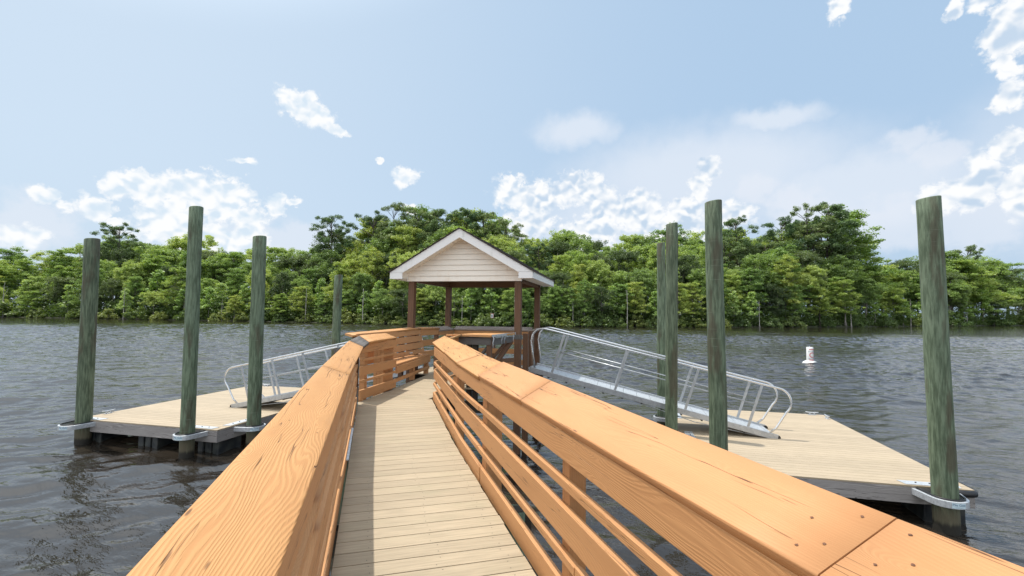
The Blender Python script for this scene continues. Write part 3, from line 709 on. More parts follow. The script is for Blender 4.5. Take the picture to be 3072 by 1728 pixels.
for xs in (ex0+.155, ex1-.155):
    for y_ in ((ey0+by0-.06)/2+.012, (ey1+by1+.06)/2-.012): one('eave_return', SIDM, lambda b: b.box((xs, y_, (ZE0+ZE1)/2+.02), 0.285, 0.27, 0.15), gz_)
# soffits: flat under the eaves, sloping under the rakes, flat ceiling inside
for xs in (ex0+.165, ex1-.165): one('soffit', SIDM, lambda b: b.box((xs, (ey0+ey1)/2, ZE0+.020), 0.30, ey1-ey0-.08, 0.014), gz_)
one('ceiling', SIDM, lambda b: b.box(((bx0+bx1)/2, (by0+by1)/2, zb1+.012), GW+.1, GD+.1, 0.02), gz_)
def rake_soffit(y0, y1, sgn):
    def f(b):
        for _ in (0,):
            xe = exc+sgn*((ex1-ex0)/2-.30)
            n = 14
            for k in range(n):
                xa = xe+(exc-xe)*k/n; xb = xe+(exc-xe)*(k+1)/n-sgn*-.004
                q = [(xa, y0, rz(xa)-.185), (xa, y1, rz(xa)-.185), (xb, y1, rz(xb)-.185), (xb, y0, rz(xb)-.185)]
                b.slab(q, 0.006+0.003*(k % 2), down=(0, 0, -1))
    return f
for y0_, y1_ in ((ey0+.024, by0-.078), (by1+.078, ey1-.024)):
    for sg_ in (-1, 1): fixn(one('rake_soffit', SIDM, rake_soffit(y0_, y1_, sg_), gz_))
def siding(y, sg):
    def f(b):
        z = 2.118; h = 0.122
        while z < ZP-.26:
            z1 = z+h
            def hw(zz): return min((bx1-bx0)/2+.075, (ex1-ex0)/2*(ZP-zz-.10)/(ZP-ZE1))
            a0, a1 = hw(z), max(0.01, hw(z1+.02))
            # each course leans out at its foot
            yf, yt = y+sg*0.024, y+sg*0.002
            q = [(exc-a0, yf, z), (exc+a0, yf, z), (exc+a1, yt, z1+.004), (exc-a1, yt, z1+.004)]
            b.slab(q, 0.010)
            z = z1
    return f
for y, sg in ((by0-.072, -1), (by1+.072, 1)):
    fixn(one('gable_siding', SIDM, siding(y, sg), gz_))
for xs in (bx0-.085, bx1+.085): one('corner_trim', VIN, lambda b: b.beam((xs, by0-.092, 2.115), (xs, by0-.092, 2.30), 0.02, 0.02, (0, 1, 0)), gz_)

# railing round the gazebo platform
gr = thing('railing', 'grey-capped wooden railing round the platform under the shelter', 'railing')
def grail(p, q, rows, zin, m=WOODB, capm=WOODGO, wout=0.22, s0=(0, 0), s1=(0, 0), flip=1):
    d = Vector((q[0]-p[0], q[1]-p[1], 0)).normalized(); o = Vector((-d.y, d.x, 0))*flip
    for z0, z1 in rows:
        one('rail_board', m, lambda b: b.beam(Vector((p[0], p[1], (z0+z1)/2))+o*.019, Vector((q[0], q[1], (z0+z1)/2))+o*.019, 0.036, z1-z0), gr, 0.003)
    if capm:
        a = Vector((p[0], p[1], zin))-o*.02; c = Vector((q[0], q[1], zin))-o*.02
        cap(gr, capm, (a, c, c+o*wout+Vector((s1[0], s1[1], .082)), a+o*wout+Vector((s0[0], s0[1], .082))))
rows = [(0.84, 0.955), (0.60, 0.735), (0.35, 0.48), (0.06, 0.20)]
grail((-4.60, 10.40), (-4.49, 11.20), [(0.87, 1.01), (0.62, 0.76), (0.36, 0.50)], 0.99, capm=None)
cap(gr, WOODB, ((-4.585, 10.38, 1.045), (-4.47, 11.22, 1.03), (-4.62, 11.24, 1.05), (-4.72, 10.40, 1.066)))
grail((-4.49, 11.22), (-4.49, 12.28), rows, 0.975)
grail((-4.49, 12.30), (-2.36, 12.30), rows, 0.975)
grail((-2.36, 12.28), (-2.36, 11.95), rows, 0.965)
for x, y, h in ((-4.55, 11.2, 1.0), (-3.4, 12.38, .95), (-2.28, 11.86, 0.98)):
    one('post', WOODP, lambda b: b.beam((x, y, -0.28), (x, y, h), 0.09, 0.09, (0, 1, 0)), gr)
one('end_panel', WOODP, lambda b: [b.box((-2.22, 11.80-0.10*k-.05, 0.42), 0.045, 0.095, 1.06) for k in range(1)], gr)
# front corner: plank counter with cap strips, brackets and braces
ct = thing('counter', 'tan plank counter on diagonal braces between the railing and right front post', 'counter')
T1, P1, P2, P3, P4 = (-3.17, 8.28), (-3.14, 8.66), (-2.42, 8.62), (-2.30, 10.02), (-2.86, 9.62)
def ctop(b):
    quad = [(P1[0]+.02, P1[1]+.05), (P2[0], P2[1]), (P3[0]+.03, P3[1]-.02), (-3.02, 9.45)]
    # planks run parallel to the edge P1..P3
    d = Vector((0.62, 0.78)); n = Vector((-d.y, d.x))
    q2 = [(c[0]*d.x+c[1]*d.y, c[0]*n.x+c[1]*n.y) for c in quad]
    lo = min(c[1] for c in q2); hi = max(c[1] for c in q2); y = lo
    while y < hi:
        p = clip_poly(clip_poly(q2, 1, y, True), 1, y+0.232, False)
        if len(p) >= 3:
            pp = [(c[0]*d.x+c[1]*n.x, c[0]*d.y+c[1]*n.y, 1.0) for c in p]
            b.slab(pp, 0.036, down=(0, 0, -1))
        y += 0.24
o = one('top_plank', WOOD, ctop, ct); fixn(o)
one('edge_strip', WOODB, lambda b: b.beam((P1[0]-.02, P1[1]-.03, 0.985), (P2[0]+.03, P2[1]-.03, 0.985), 0.04, 0.042), ct, 0.003)
one('edge_strip', WOODB, lambda b: b.beam((T1[0]+.03, T1[1]+.05, 0.995), (P1[0]+.02, P1[1]-.06, 0.985), 0.12, 0.036), ct, 0.003)
one('edge_strip', GALV, lambda b: b.beam((P2[0]+.03, P2[1]-.02, 0.985), (P3[0]+.04, P3[1], 0.985), 0.012, 0.045), ct)
one('apron', WOODG, lambda b: b.beam((P1[0]+.04, P1[1]+.02, 0.885), (P2[0], P2[1]+.02, 0.885), 0.04, 0.145), ct, 0.003)
one('apron', WOODG, lambda b: b.beam((P2[0]-.02, P2[1]+.1, 0.86), (P3[0]-.02, P3[1]-.05, 0.86), 0.04, 0.12), ct, 0.003)
for x, y, m in ((P1[0]+.03, P1[1]+.03, WOODB), (-2.86, 8.72, WOODD), (-2.74, 8.72, WOODD), (P2[0]-.04, P2[1]+.06, WOODP)):
    one('post', m, lambda b: b.beam((x, y, -0.28), (x, y, 0.955 if m is not WOODD else .81), 0.09, 0.09, (0, 1, 0)), ct, 0.003)
one('brace', WOODG, lambda b: b.beam((-2.48, 8.75, 0.80), (-2.95, 8.80, 0.25), 0.04, 0.14, (0, 1, 0)), ct)
one('brace', WOODP, lambda b: b.beam((-2.36, 9.55, 0.82), (-2.80, 9.0, 0.12), 0.04, 0.14, (0, 1, 0)), ct)
one('brace', WOODP, lambda b: b.beam((-2.34, 9.95, 0.82), (-2.75, 9.3, 0.05), 0.09, 0.12, (0, 1, 0)), ct)
one('lower_beam', WOODP, lambda b: [b.beam((-3.1, 8.78, 0.10), (-2.32, 9.8, 0.10), 0.04, 0.14), b.beam((-2.9, 9.2, 0.42), (-2.3, 10.0, 0.42), 0.04, 0.09)], ct)
for x, y in ((P2[0]+.045, P2[1]+.02), (-2.37, 9.25), (-2.355, 9.42), (-2.30, 9.98)):
    one('bracket', GALV, lambda b: b.tube([(x, y, 0.965), (x+.012, y, 0.93), (x-.006, y, 0.86), (x, y, 0.76 if y < 9 else 0.80)], 0.011, 6), ct)
# short dark landing posts beside the front right post, where the gangway hangs
lg = thing('gate_post', 'dark square timber post beside the right front shelter post, at the gangway head', 'post')
one('shaft', WOODP, lambda b: b.beam((-2.13, 10.50, -3.1), (-2.13, 10.50, 0.965), 0.12, 0.12, (0, 1, 0)), lg, 0.004)
one('cap_plate', GALV, lambda b: b.box((-2.13, 10.50, -0.02), 0.14, 0.16, 0.05), lg)

# ------------------------------------------------------------------ floating docks
def cleat(parent, x, y, z, ang):
    r_ = MB(); c, s_ = cos(ang), sin(ang)
    def q(u, v, h): return (x+c*u-s_*v, y+s_*u+c*v, z+h)
    r_.tube([q(-.15, 0, .075), q(-.11, 0, .068), q(0, 0, .060), q(.11, 0, .068), q(.15, 0, .075)], [.008, .012, .015, .012, .008], 8)
    for u in (-.045, .045): r_.tube([q(u*1.3, 0, .004), q(u, 0, .06)], [.018, .011], 8)
    r_.slab([q(-.09, -.03, .009), q(.09, -.03, .009), q(.09, .03, .009), q(-.09, .03, .009)], 0.008)
    return r_.build('cleat', GALV, parent)
def hoop(parent, px, py, outward, pr_=0.15, text=True, lab='hoop'):
    """pile guide: bracket plates on the dock edge and a U of galvanised bar round the pile; outward = unit vector from the dock"""
    ox, oy = outward; tx, ty = -oy, ox; z = DZ-0.085
    R1 = pr_+0.075
    def q(o, t_, h): return (px+ox*o+tx*t_, py+oy*o+ty*t_, z+h)
    b = MB(); pts = []
    depth = 0.30
    outl = [(-depth, -R1*1.28), (-0.12, -R1*1.12)]+[(R1*sin(a), -R1*cos(a)) for a in [radians(k) for k in range(5, 180, 10)]]+[(-0.12, R1*1.12), (-depth, R1*1.28)]
    for (o0, t0), (o1, t1) in zip(outl, outl[1:]):
        pass
    hh, th = 0.095, 0.028
    n = len(outl); base = len(b.v)
    cen = []
    for i, (o_, t_) in enumerate(outl):
        a = outl[max(i-1, 0)]; c = outl[min(i+1, n-1)]; d = Vector((c[0]-a[0], c[1]-a[1])).normalized(); nn = Vector((d.y, -d.x))
        for k, (s_, h_) in enumerate(((th/2, hh/2), (th/2, -hh/2), (-th*1.1, -hh/2), (-th*1.1, hh/2))):
            b.v.append(q(o_+nn.x*s_, t_+nn.y*s_, h_))
    for i in range(n-1):
        for k in range(4):
            b.f.append((base+4*i+k, base+4*i+(k+1) % 4, base+4*(i+1)+(k+1) % 4, base+4*(i+1)+k)); b.uv.append([(0, 0)]*4); b.sm.append(False)
    b.f.append((base, base+1, base+2, base+3)); b.f.append((base+4*n-4, base+4*n-3, base+4*n-2, base+4*n-1)); b.uv += [[(0, 0)]*4]*2; b.sm += [False, False]
    g = b.build('pile_guide', GALV, parent, 0.006); fixn(g)
    # rubber lining
    b = MB(); Ri = pr_+0.045
    lin = [q(-depth*.8, -Ri*1.2, .058)]+[q(Ri*sin(a), -Ri*cos(a), .058) for a in [radians(k) for k in range(5, 180, 12)]]+[q(-depth*.8, Ri*1.2, .058)]
    b.tube(lin, 0.013, 6); b.build('rubber_liner', RUB, g)
    # bracket: face plate and deck plate
    b = MB()
    for t_ in (-R1*1.38, R1*1.38):
        b.beam(q(-depth-.004, t_, -.10), q(-depth-.004, t_, .08), 0.012 if False else 0.14, 0.012, (ox, oy, 0))
    p0 = [q(-depth-.155, -R1*1.75, .094), q(-depth-.155, R1*1.75, .094), q(-depth+.012, R1*1.55, .094), q(-depth+.012, -R1*1.55, .094)]
    b.slab(p0, 0.007, down=(0, 0, -1)); o = b.build('bracket_plate', GALV, g); fixn(o)
    b = MB()
    for t_ in (-.18, 0.0, .18):
        c0 = q(-depth-.08, t_, .10); b.tube([(c0[0], c0[1], c0[2]-.008), (c0[0], c0[1], c0[2]+.004)], 0.012, 8)
    b.build('bolt', DARKH, g)
    return g
def text_mesh(body, size):
    cu = bpy.data.curves.new('t', 'FONT'); cu.body = body; cu.size = size; cu.align_x = 'CENTER'; cu.align_y = 'CENTER'; cu.resolution_u = 3
    ob = bpy.data.objects.new('t', cu); C.objects.link(ob)
    dg = bpy.context.evaluated_depsgraph_get(); me = bpy.data.meshes.new_from_object(ob.evaluated_get(dg))
    vs = [tuple(v.co) for v in me.vertices]; fs = [tuple(p.vertices) for p in me.polygons]
    bpy.data.objects.remove(ob); bpy.data.meshes.remove(me); bpy.data.curves.remove(cu)
    return vs, fs
def wrapped_text(name, body, size, cx, cy, z, rad, ang0, m, parent):
    """text laid round a vertical cylinder; ang0 = direction the middle faces"""
    vs, fs = text_mesh(body, size); b = MB()
    b.v = [(cx+rad*cos(ang0+x/rad), cy+rad*sin(ang0+x/rad), z+y) for x, y, _ in vs]
    b.f = fs; b.uv = [[(0, 0)]*len(f) for f in fs]; b.sm = [False]*len(fs)
    return b.build(name, m, parent)
DZ = -1.07
def dock(root, x0, x1, y0, y1, cleats, right_bumper):
    def top(b):
        y = y0+0.002
        while y < y1-.02:
            ye = min(y+0.1375, y1-.002)
            b.slab([(x0+.002, y, DZ), (x1-.002, y, DZ), (x1-.002, ye, DZ), (x0+.002, ye, DZ)], 0.025); y += 0.1455
    one('deck_planks', DOCKM, top, root, 0.002)
    zc = DZ-.027-.118
    for p, q in (((x0, y0+.02, zc), (x1, y0+.02, zc)), ((x0, y1-.02, zc), (x1, y1-.02, zc)), ((x0+.02, y0+.041, zc), (x0+.02, y1-.041, zc)), ((x1-.02, y0+.041, zc), (x1-.02, y1-.041, zc))):
        one('side_board', WOODF, lambda b: b.beam(p, q, 0.04, 0.235), root, 0.004)
    nx = 3; ny = 4
    for i in range(nx):
        for j in range(ny):
            cx = x0+.32+(x1-x0-.64)*i/(nx-1); cy = y0+.42+(y1-y0-.84)*j/(ny-1)
            def f(b):
                for k in range(3): b.box((cx+(k-1)*0.19, cy, -1.52), 0.15, 0.62, 0.34)
                b.box((cx, cy, -1.50), 0.5, 0.52, 0.30)
            one('float', FLOAT, f, root, 0.02)
    for c in cleats: cleat(root, *c)
dr = thing('floating_dock', 'pale plank floating dock on the right with the large empty deck', 'dock', (3.0, 11.0, DZ), 'floating docks')
RX0, RX1, RY0, RY1 = 1.14, 4.95, 8.40, 13.78
dock(dr, RX0, RX1, RY0, RY1, [(4.66, RY1-.09, DZ, 0), (RX1-.09, 13.32, DZ, pi/2)], True)
one('bumper', RUB, lambda b: b.tube([(RX1+.005, RY0+.75, DZ-.04), (RX1+.005, RY1, DZ-.04)], 0.022, 8), dr)
one('corner_bumper', RUB, lambda b: b.tube([(RX1-.42, RY0-.03, DZ-.055), (RX1-.1, RY0-.03, DZ-.055), (RX1-.01, RY0+.0, DZ-.055), (RX1+.035, RY0+.08, DZ-.055), (RX1+.035, RY0+.72, DZ-.055)], 0.048, 10), dr)
dl = thing('floating_dock', 'pale plank floating dock on the left with grey weathered side boards', 'dock', (-10, 11, DZ), 'floating docks')
LX0, LX1, LY0, LY1 = -12.0, -8.19, 8.36, 13.66
dock(dl, LX0, LX1, LY0, LY1, [(-11.90, 8.98, DZ, pi/2), (-11.9, LY1-.35, DZ, pi/2+.2), (-11.45, LY1-.09, DZ, 0.2)], False)
one('bumper', RUB, lambda b: b.tube([(LX0-.005, LY0+.7, DZ-.03), (LX0-.005, LY1, DZ-.03)], 0.02, 8), dl)

# ------------------------------------------------------------------ guide piles
PG = 'green guide pilings of the floating docks'
def piling(base, top, d, label, ring=None):
    (x, y), (tx, ty, tz) = base, top
    b = MB(); n = 20; pts = []; rs = []
    K = 14; rr = random.Random(int(x*100)+7)
    z0 = -3.4; zb = WZ
    for k in range(K+1):
        z = z0+(tz-z0)*k/K; t = (z-zb)/(tz-zb)
        pts.append((x+(tx-x)*t+rr.uniform(-.004, .004), y+(ty-y)*t, z)); rs.append(d/2*(1.03-.06*k/K)*rr.uniform(.985, 1.015))
    pts.append((pts[-1][0], pts[-1][1], tz+.010)); rs.append(rs[-1]*0.95)
    b.tube(pts, rs, n)
    # slightly oblique saw cut
    m_ = len(b.v)
    for i in range(m_-2*n, m_):
        vx, vy, vz = b.v[i]; b.v[i] = (vx, vy, vz+(vx-tx)*rr.uniform(.10, .16) if i < 0 else vz+(vx-tx)*0.13)
    o = b.build('piling', PILE, loc=(x, y, 0)); tag(o, label, 'piling', PG); return o
piling((-11.72, 8.33), (-11.80, 8.33, 2.98), .298, 'leftmost green piling, ringed at the outer front corner of the left dock')
piling((-8.69, 8.14), (-8.75, 8.14, 3.55), .265, 'tallest green piling on the left, second from the left edge')
piling((-7.93, 9.08), (-7.98, 9.08, 3.06), .285, 'third green piling from the left, on the inner side of the left dock')
piling((-9.22, 14.0), (-9.18, 14.0, 2.60), .27, 'short distant green piling behind the left dock, nearest the shelter')
piling((0.92, 12.60), (0.93, 12.60, 3.24), .215, 'thin pale green piling, leftmost and farthest of the right dock group')
piling((0.965, 10.62), (1.01, 10.62, 3.36), .25, 'middle-height green piling between the thin one and the thick one, right dock')
piling((1.46, 8.14), (1.405, 8.14, 3.24), .27, 'thick green piling standing close to the right railing, third of the right group')
piling((4.455, 8.16), (4.375, 8.16, 3.17), .30, 'rightmost and nearest green piling at the front corner of the right dock')
g = hoop(dl, -11.72, 8.33, (0, -1), .15) if False else None
def hoops():
    out = []
    for root, x, y, od, r_ in ((dl, -11.72, 8.10, (0, -1), .15), (dl, -8.69, 8.10, (0, -1), .135), (dl, -7.93, 9.08, (1, 0), .145), (dl, -9.22, 13.92, (0, 1), .135),
                           (dr, 0.92, 12.6, (-1, 0), .11), (dr, 0.965, 10.62, (-1, 0), .125), (dr, 1.46, 8.14, (0, -1), .135), (dr, 4.455, 8.14, (0, -1), .15)):
        out.append(hoop(root, x, y, od, r_))
    return out
HP = hoops()
# maker's label on three of the guides
def hoop_label(g, x, y, r_, ang):
    R1 = r_+0.075+0.0155; z = DZ-.085
    b = MB(); n = 8; half = 0.085/R1
    for k in range(n):
        a0 = ang-half+2*half*k/n; a1 = ang-half+2*half*(k+1)/n
        b.face([(x+R1*cos(a0), y+R1*sin(a0), z-.036), (x+R1*cos(a1), y+R1*sin(a1), z-.036), (x+R1*cos(a1), y+R1*sin(a1), z+.036), (x+R1*cos(a0), y+R1*sin(a0), z+.036)])
    o = b.build('sticker', LABM, g)
    wrapped_text('lettering', 'Pile Glide', 0.042, x, y, z+.010, R1+.0015, ang, BLUEM, o)
    wrapped_text('small_lettering', 'pile guide systems', 0.013, x, y, z-.022, R1+.0015, ang, GREYL, o)
hoop_label(HP[7], 4.455, 8.14, .15, radians(-85)); hoop_label(HP[1], -8.69, 8.10, .135, radians(-80)); hoop_label(HP[0], -11.72, 8.10, .15, radians(-75)); hoop_label(HP[2], -7.93, 9.08, .145, radians(-45))

# ------------------------------------------------------------------ gangways
def gangway(label, xt, zt, xb, zb_, y0, y1, posts):
    """aluminium gangway, top end at xt, bottom at xb"""
    L = abs(xb-xt); sg = 1 if xb > xt else -1
    root = thing('gangway', label, 'gangway', (xb, (y0+y1)/2, DZ), 'aluminium gangways')
    d = Vector((xb-xt, 0, zb_-zt)); Ln = d.length; d.normalize(); n = Vector((-d.z*sg, 0, d.x*sg))
    def q(s, y, h): p = Vector((xt, y, zt))+d*s+n*h; return (p.x, p.y, p.z)
    for y in (y0, y1):
        one('side_stringer', ALU, lambda b: b.beam(q(-.02, y, -.055), q(Ln+.05, y, -.055), 0.05, 0.115, n), root, 0.004)
    def treads(b):
        k = 0; s = 0.04; w_ = 0.30
        while s < Ln-.05:
            e = min(s+w_-.006, Ln)
            # ribbed plank: narrow ridges across the walking direction
            m_ = 7
            for i in range(m_):
                a = s+(e-s)*i/m_; c = s+(e-s)*(i+.72)/m_
                pts = [q(a, y0+.027, -.03), q(c, y0+.027, -.03), q(c, y1-.027, -.03), q(a, y1-.027, -.03)]
                if sg < 0: pts = pts[::-1]
                b.slab(pts, 0.008)
            pts = [q(s, y0+.026, -.036), q(e, y0+.026, -.036), q(e, y1-.026, -.036), q(s, y1-.026, -.036)]
            if sg < 0: pts = pts[::-1]
            b.slab(pts, 0.006); s += w_
    fixn(one('tread', GALV, treads, root))
    H = 0.93
    for y in (y0, y1):
        # handrail loop: rises from the top foot, curls over, runs down and curls back to the bottom foot
        def arc(c, r_, a0, a1, k=9): return [(c[0]+r_*cos(radians(a0+(a1-a0)*i/k)), c[1]+r_*sin(radians(a0+(a1-a0)*i/k))) for i in range(k+1)]
        pth = [(0.10, 0.0), (-0.06, 0.38), (-0.13, 0.58)]+arc((0.12, 0.68), 0.25, 190, 95)+[(0.30, H+.005)]
        pth += [(s, H) for s in (Ln*.25, Ln*.5, Ln*.75)]+arc((Ln-.13, 0.65), 0.28, 88, -35, 11)+[(Ln-.02, 0.12), (Ln-.12, 0.0)]
        one('handrail', ALUT, lambda b: b.tube([q(s, y, h) for s, h in pth], 0.022, 10), root)
        one('mid_rail', ALU, lambda b: b.tube([q(posts[0], y, 0.50), q(posts[-1], y, 0.50)], 0.012, 6), root)
        for s in posts:
            one('post', ALU, lambda b: b.beam(q(s-.02, y, -.02), q(s+.06, y, H), 0.025, 0.05, d), root)
    for s in [0.45+0.42*k for k in range(int((Ln-.6)/.42))]:
        one('cross_member', DARKH, lambda b: b.beam(q(s, y0-.02, -.125), q(s, y1+.02, -.125), 0.03, 0.03, n), root)
    one('truss_rod', ALU, lambda b: [b.tube([q(Ln*.45, y, -.11), q(Ln*.7, y, -.20), q(Ln*.97, y, -.115)], 0.008, 6) for y in (y0, y1)], root)
    one('roller', RUB, lambda b: [b.tube([q(Ln+.06, y-.03, -.05), q(Ln+.06, y+.03, -.05)], 0.045, 14) for y in (y0+.02, y1-.02)], root)
    one('hinge', GALV, lambda b: b.box((xt-sg*.06, (y0+y1)/2, zt-.09), 0.14, (y1-y0)*.98, 0.06), root)
    return root
gangway('aluminium gangway sloping down to the right floating dock, fully in view', -2.08, 0.19, 3.02, -0.99, 10.85, 11.78, [0.52, 1.96, 3.46, 4.72])
gangway('aluminium gangway sloping down to the left floating dock, half hidden by railing', -4.98, 0.05, -9.75, -0.99, 10.42, 11.36, [0.45, 1.6, 2.6, 3.5, 4.42])
ad = thing('landing_plate', 'small steel landing plate at the head of the right gangway', 'plate')
one('plate', GALV, lambda b: b.box((-2.14, 11.3, 0.025), 0.30, 0.95, 0.02), ad)

# ------------------------------------------------------------------ buoy
bx, by = 11.83, 34.9
bu = thing('buoy', 'white regulatory can buoy with red rings and blue words floating on the river', 'buoy', (bx, by, WZ))
def lathe(name, prof, m, parent, n=28):
    b = MB(); base = len(b.v)
    for r_, z in prof:
        for k in range(n): b.v.append((bx+r_*cos(2*pi*k/n), by+r_*sin(2*pi*k/n), z))
    for i in range(len(prof)-1):
        for k in range(n):
            k2 = (k+1) % n; b.f.append((base+i*n+k, base+i*n+k2, base+(i+1)*n+k2, base+(i+1)*n+k)); b.uv.append([(0, 0)]*4); b.sm.append(True)
    return b.build(name, m, parent)
lathe('float_collar', [(0.30, WZ-.1), (.43, WZ-.02), (.45, WZ+.03), (.42, WZ+.09), (.33, WZ+.16), (.24, WZ+.20), (.205, WZ+.21)], WHITE, bu)
col = lathe('column', [(0.205, WZ+.20), (.20, WZ+1.06), (.18, WZ+1.075), (.05, WZ+1.08), (0.0, WZ+1.08)], WHITE, bu)
fa_ = atan2(-by, -bx)+0.75
def ringm(z, h, half, rad=.2065):
    def f(b):
        n = 16
        for k in range(n):
            a0 = fa_-half+2*half*k/n; a1 = fa_-half+2*half*(k+1)/n
            b.face([(bx+rad*cos(a0), by+rad*sin(a0), z), (bx+rad*cos(a1), by+rad*sin(a1), z), (bx+rad*cos(a1), by+rad*sin(a1), z+h), (bx+rad*cos(a0), by+rad*sin(a0), z+h)])
    return f
one('band', REDM, ringm(WZ+.90, .05, .95), col); one('band', REDM, ringm(WZ+.23, .05, .95), col)
def circ(b):
    n = 28; r1, r0 = .17, .125; zc = WZ+.57; rad = .2065
    for k in range(n):
        a0, a1 = 2*pi*k/n, 2*pi*(k+1)/n
        pts = []
        for r_, a in ((r0, a0), (r1, a0), (r1, a1), (r0, a1)):
            u, v = r_*cos(a), r_*sin(a); an = fa_+u/rad*1.1; pts.append((bx+rad*cos(an), by+rad*sin(an), zc+v))
        b.face(pts)
one('circle_mark', REDM, circ, col)
wrapped_text('lettering', 'IDLE SPEED', 0.10, bx, by, WZ+.80, .208, fa_, BLUEM, col)
wrapped_text('lettering', 'NO WAKE', 0.10, bx, by, WZ+.34, .208, fa_, BLUEM, col)
one('top_eye', GALV, lambda b: b.tube([(bx-.02, by, WZ+1.07), (bx-.02, by, WZ+1.14)], 0.012, 8), bu)
#TREES
# ------------------------------------------------------------------ trees of the far bank
NR = np.random.RandomState(11)
def leaf_mesh(name, cen, rad, per, size, flat=1.0, up=0.35, squash=1.0, m=None, shell=0.5):
    """leaf-sized quads scattered through round clumps: cen (n,3), rad (n,)"""
    n = len(cen); N = n*per
    c = np.repeat(cen, per, 0); r = np.repeat(rad, per)
    d = NR.normal(size=(N, 3)); d /= np.linalg.norm(d, axis=1)[:, None]
    rr = r*(shell+(1-shell)*NR.rand(N)**0.6)*NR.uniform(0.75, 1.15, N)
    off = d*rr[:, None]; off[:, 2] *= squash
    p = c+off
    nrm = d*0.7+NR.normal(size=(N, 3))*0.55; nrm[:, 2] += up; nrm /= np.linalg.norm(nrm, axis=1)[:, None]
    a = np.cross(nrm, NR.normal(size=(N, 3))); a /= np.linalg.norm(a, axis=1)[:, None]; b_ = np.cross(nrm, a)
    s = (size*NR.uniform(0.6, 1.3, N))[:, None]
    q = np.stack([p-a*s*0.5, p+b_*s*0.28*flat, p+a*s*0.5, p-b_*s*0.28*flat], 1).reshape(-1, 3)
    me = bpy.data.meshes.new(name)
    me.vertices.add(4*N); me.vertices.foreach_set('co', q.astype(np.float32).ravel())
    me.loops.add(4*N); me.loops.foreach_set('vertex_index', np.arange(4*N, dtype=np.int32))
    me.polygons.add(N); me.polygons.foreach_set('loop_start', np.arange(0, 4*N, 4, dtype=np.int32))
    me.polygons.foreach_set('loop_total', np.full(N, 4, np.int32))
    me.materials.append(m); me.update(calc_edges=True); return me
def limb_pts(p0, p1, sag=0.0, k=4):
    p0, p1 = Vector(p0), Vector(p1); out = []
    for i in range(k+1):
        t = i/k; p = p0.lerp(p1, t); p.z += sag*sin(pi*t); p.x += R.uniform(-.12, .12)*(0 < i < k); out.append(tuple(p))
    return out
def trunk_mesh(h, r0, bends, limbs, m, flare=1.0):
    b = MB(); K = 8; pts = []; rs = []
    for i in range(K+1):
        t = i/K; pts.append((bends[0]*sin(t*3), bends[1]*sin(t*2.2+.4)-bends[1]*sin(.4), h*t)); rs.append(r0*(1-.82*t)*(flare if i == 0 else 1))
    b.tube(pts, rs, 7)
    def at(t):
        f = t*K; i = min(int(f), K-1); return Vector(pts[i]).lerp(Vector(pts[i+1]), f-i)
    for t, tip in limbs:
        a = at(t); b.tube(limb_pts(a, tip, 0.25), [r0*.38*(1-t*.5), r0*.3*(1-t*.5), r0*.2, r0*.13, r0*.05], 5, cap=False)
    o = b.build('trunk', m); return o
PROTO = {}
def proto(kind, crown_me, trunk_o, H):
    me = trunk_o.data; bpy.data.objects.remove(trunk_o); PROTO.setdefault(kind, []).append((crown_me, me, H))
def make_broad(seed, H=16.0, Wd=8.5, lo=0.30, mt=L_BROAD, bark=BARK, kind='broad', n=320, per=85, ls=0.25):
    NR.seed(seed); R.seed(seed)
    lobes = [(NR.uniform(-.26, .26)*Wd, NR.uniform(-.26, .26)*Wd, NR.uniform(lo+.18, .86)*H, NR.uniform(.20, .34)*Wd) for _ in range(9)]+[(0, 0, .84*H, .24*Wd), (0, 0, .6*H, .33*Wd)]
    cen = []; rad = []
    for i in range(n):
        lx, ly, lz, lr = lobes[i % len(lobes)]
        d = NR.normal(size=3); d /= np.linalg.norm(d); d[2] = abs(d[2])*1.0-.25
        k = lr*NR.uniform(.62, 1.15); cen.append((lx+d[0]*k, ly+d[1]*k, min(lz+d[2]*k*1.05, H*.97))); rad.append(NR.uniform(.35, .72)*H/16)
    cr = leaf_mesh('crown', np.array(cen), np.array(rad), per, ls*H/16, m=mt, shell=.3, squash=.9)
    limbs = [(NR.uniform(.3, .75), (lx*.9, ly*.9, lz)) for lx, ly, lz, lr in lobes]
    proto(kind, cr, trunk_mesh(H*.82, .17*H/16+.05, (NR.uniform(-.5, .5), NR.uniform(-.3, .3)), limbs, bark, 1.5), H)
def make_cyp(seed, H=15.0, Wd=7.5, mt=L_CYP):
    NR.seed(seed); R.seed(seed); cen = []; rad = []; limbs = []
    nl = 11
    for i in range(nl):
        t = .32+.64*i/(nl-1); wl = Wd/2*(1.05-.62*((t-.32)/.68)**1.6)*NR.uniform(.75, 1.15); nb = 5 if t < .85 else 4; a0 = NR.uniform(0, 6)
        for k in range(nb):
            a = a0+2*pi*k/nb+NR.uniform(-.4, .4); L = wl*NR.uniform(.7, 1.1); z = t*H+NR.uniform(-.8, .8)
            limbs.append((t*.92, (cos(a)*L*.9, sin(a)*L*.9, z+.2)))
            for f in (0.25, .4, .55, .7, .85, 1.0):
                cen.append((cos(a)*L*f+NR.uniform(-.45, .45), sin(a)*L*f+NR.uniform(-.45, .45), z+.15+.25*f+NR.uniform(-.45, .45))); rad.append(NR.uniform(.45, .85))
    cen.append((0, 0, H*.96)); rad.append(.7)
    cr = leaf_mesh('crown', np.array(cen), np.array(rad), 85, .23, up=.5, squash=.60, m=mt, shell=.2)
    proto('cypress', cr, trunk_mesh(H*.93, .20, (NR.uniform(-.2, .2), .1), limbs, BARKD if seed % 2 else BARK, 2.3), H)
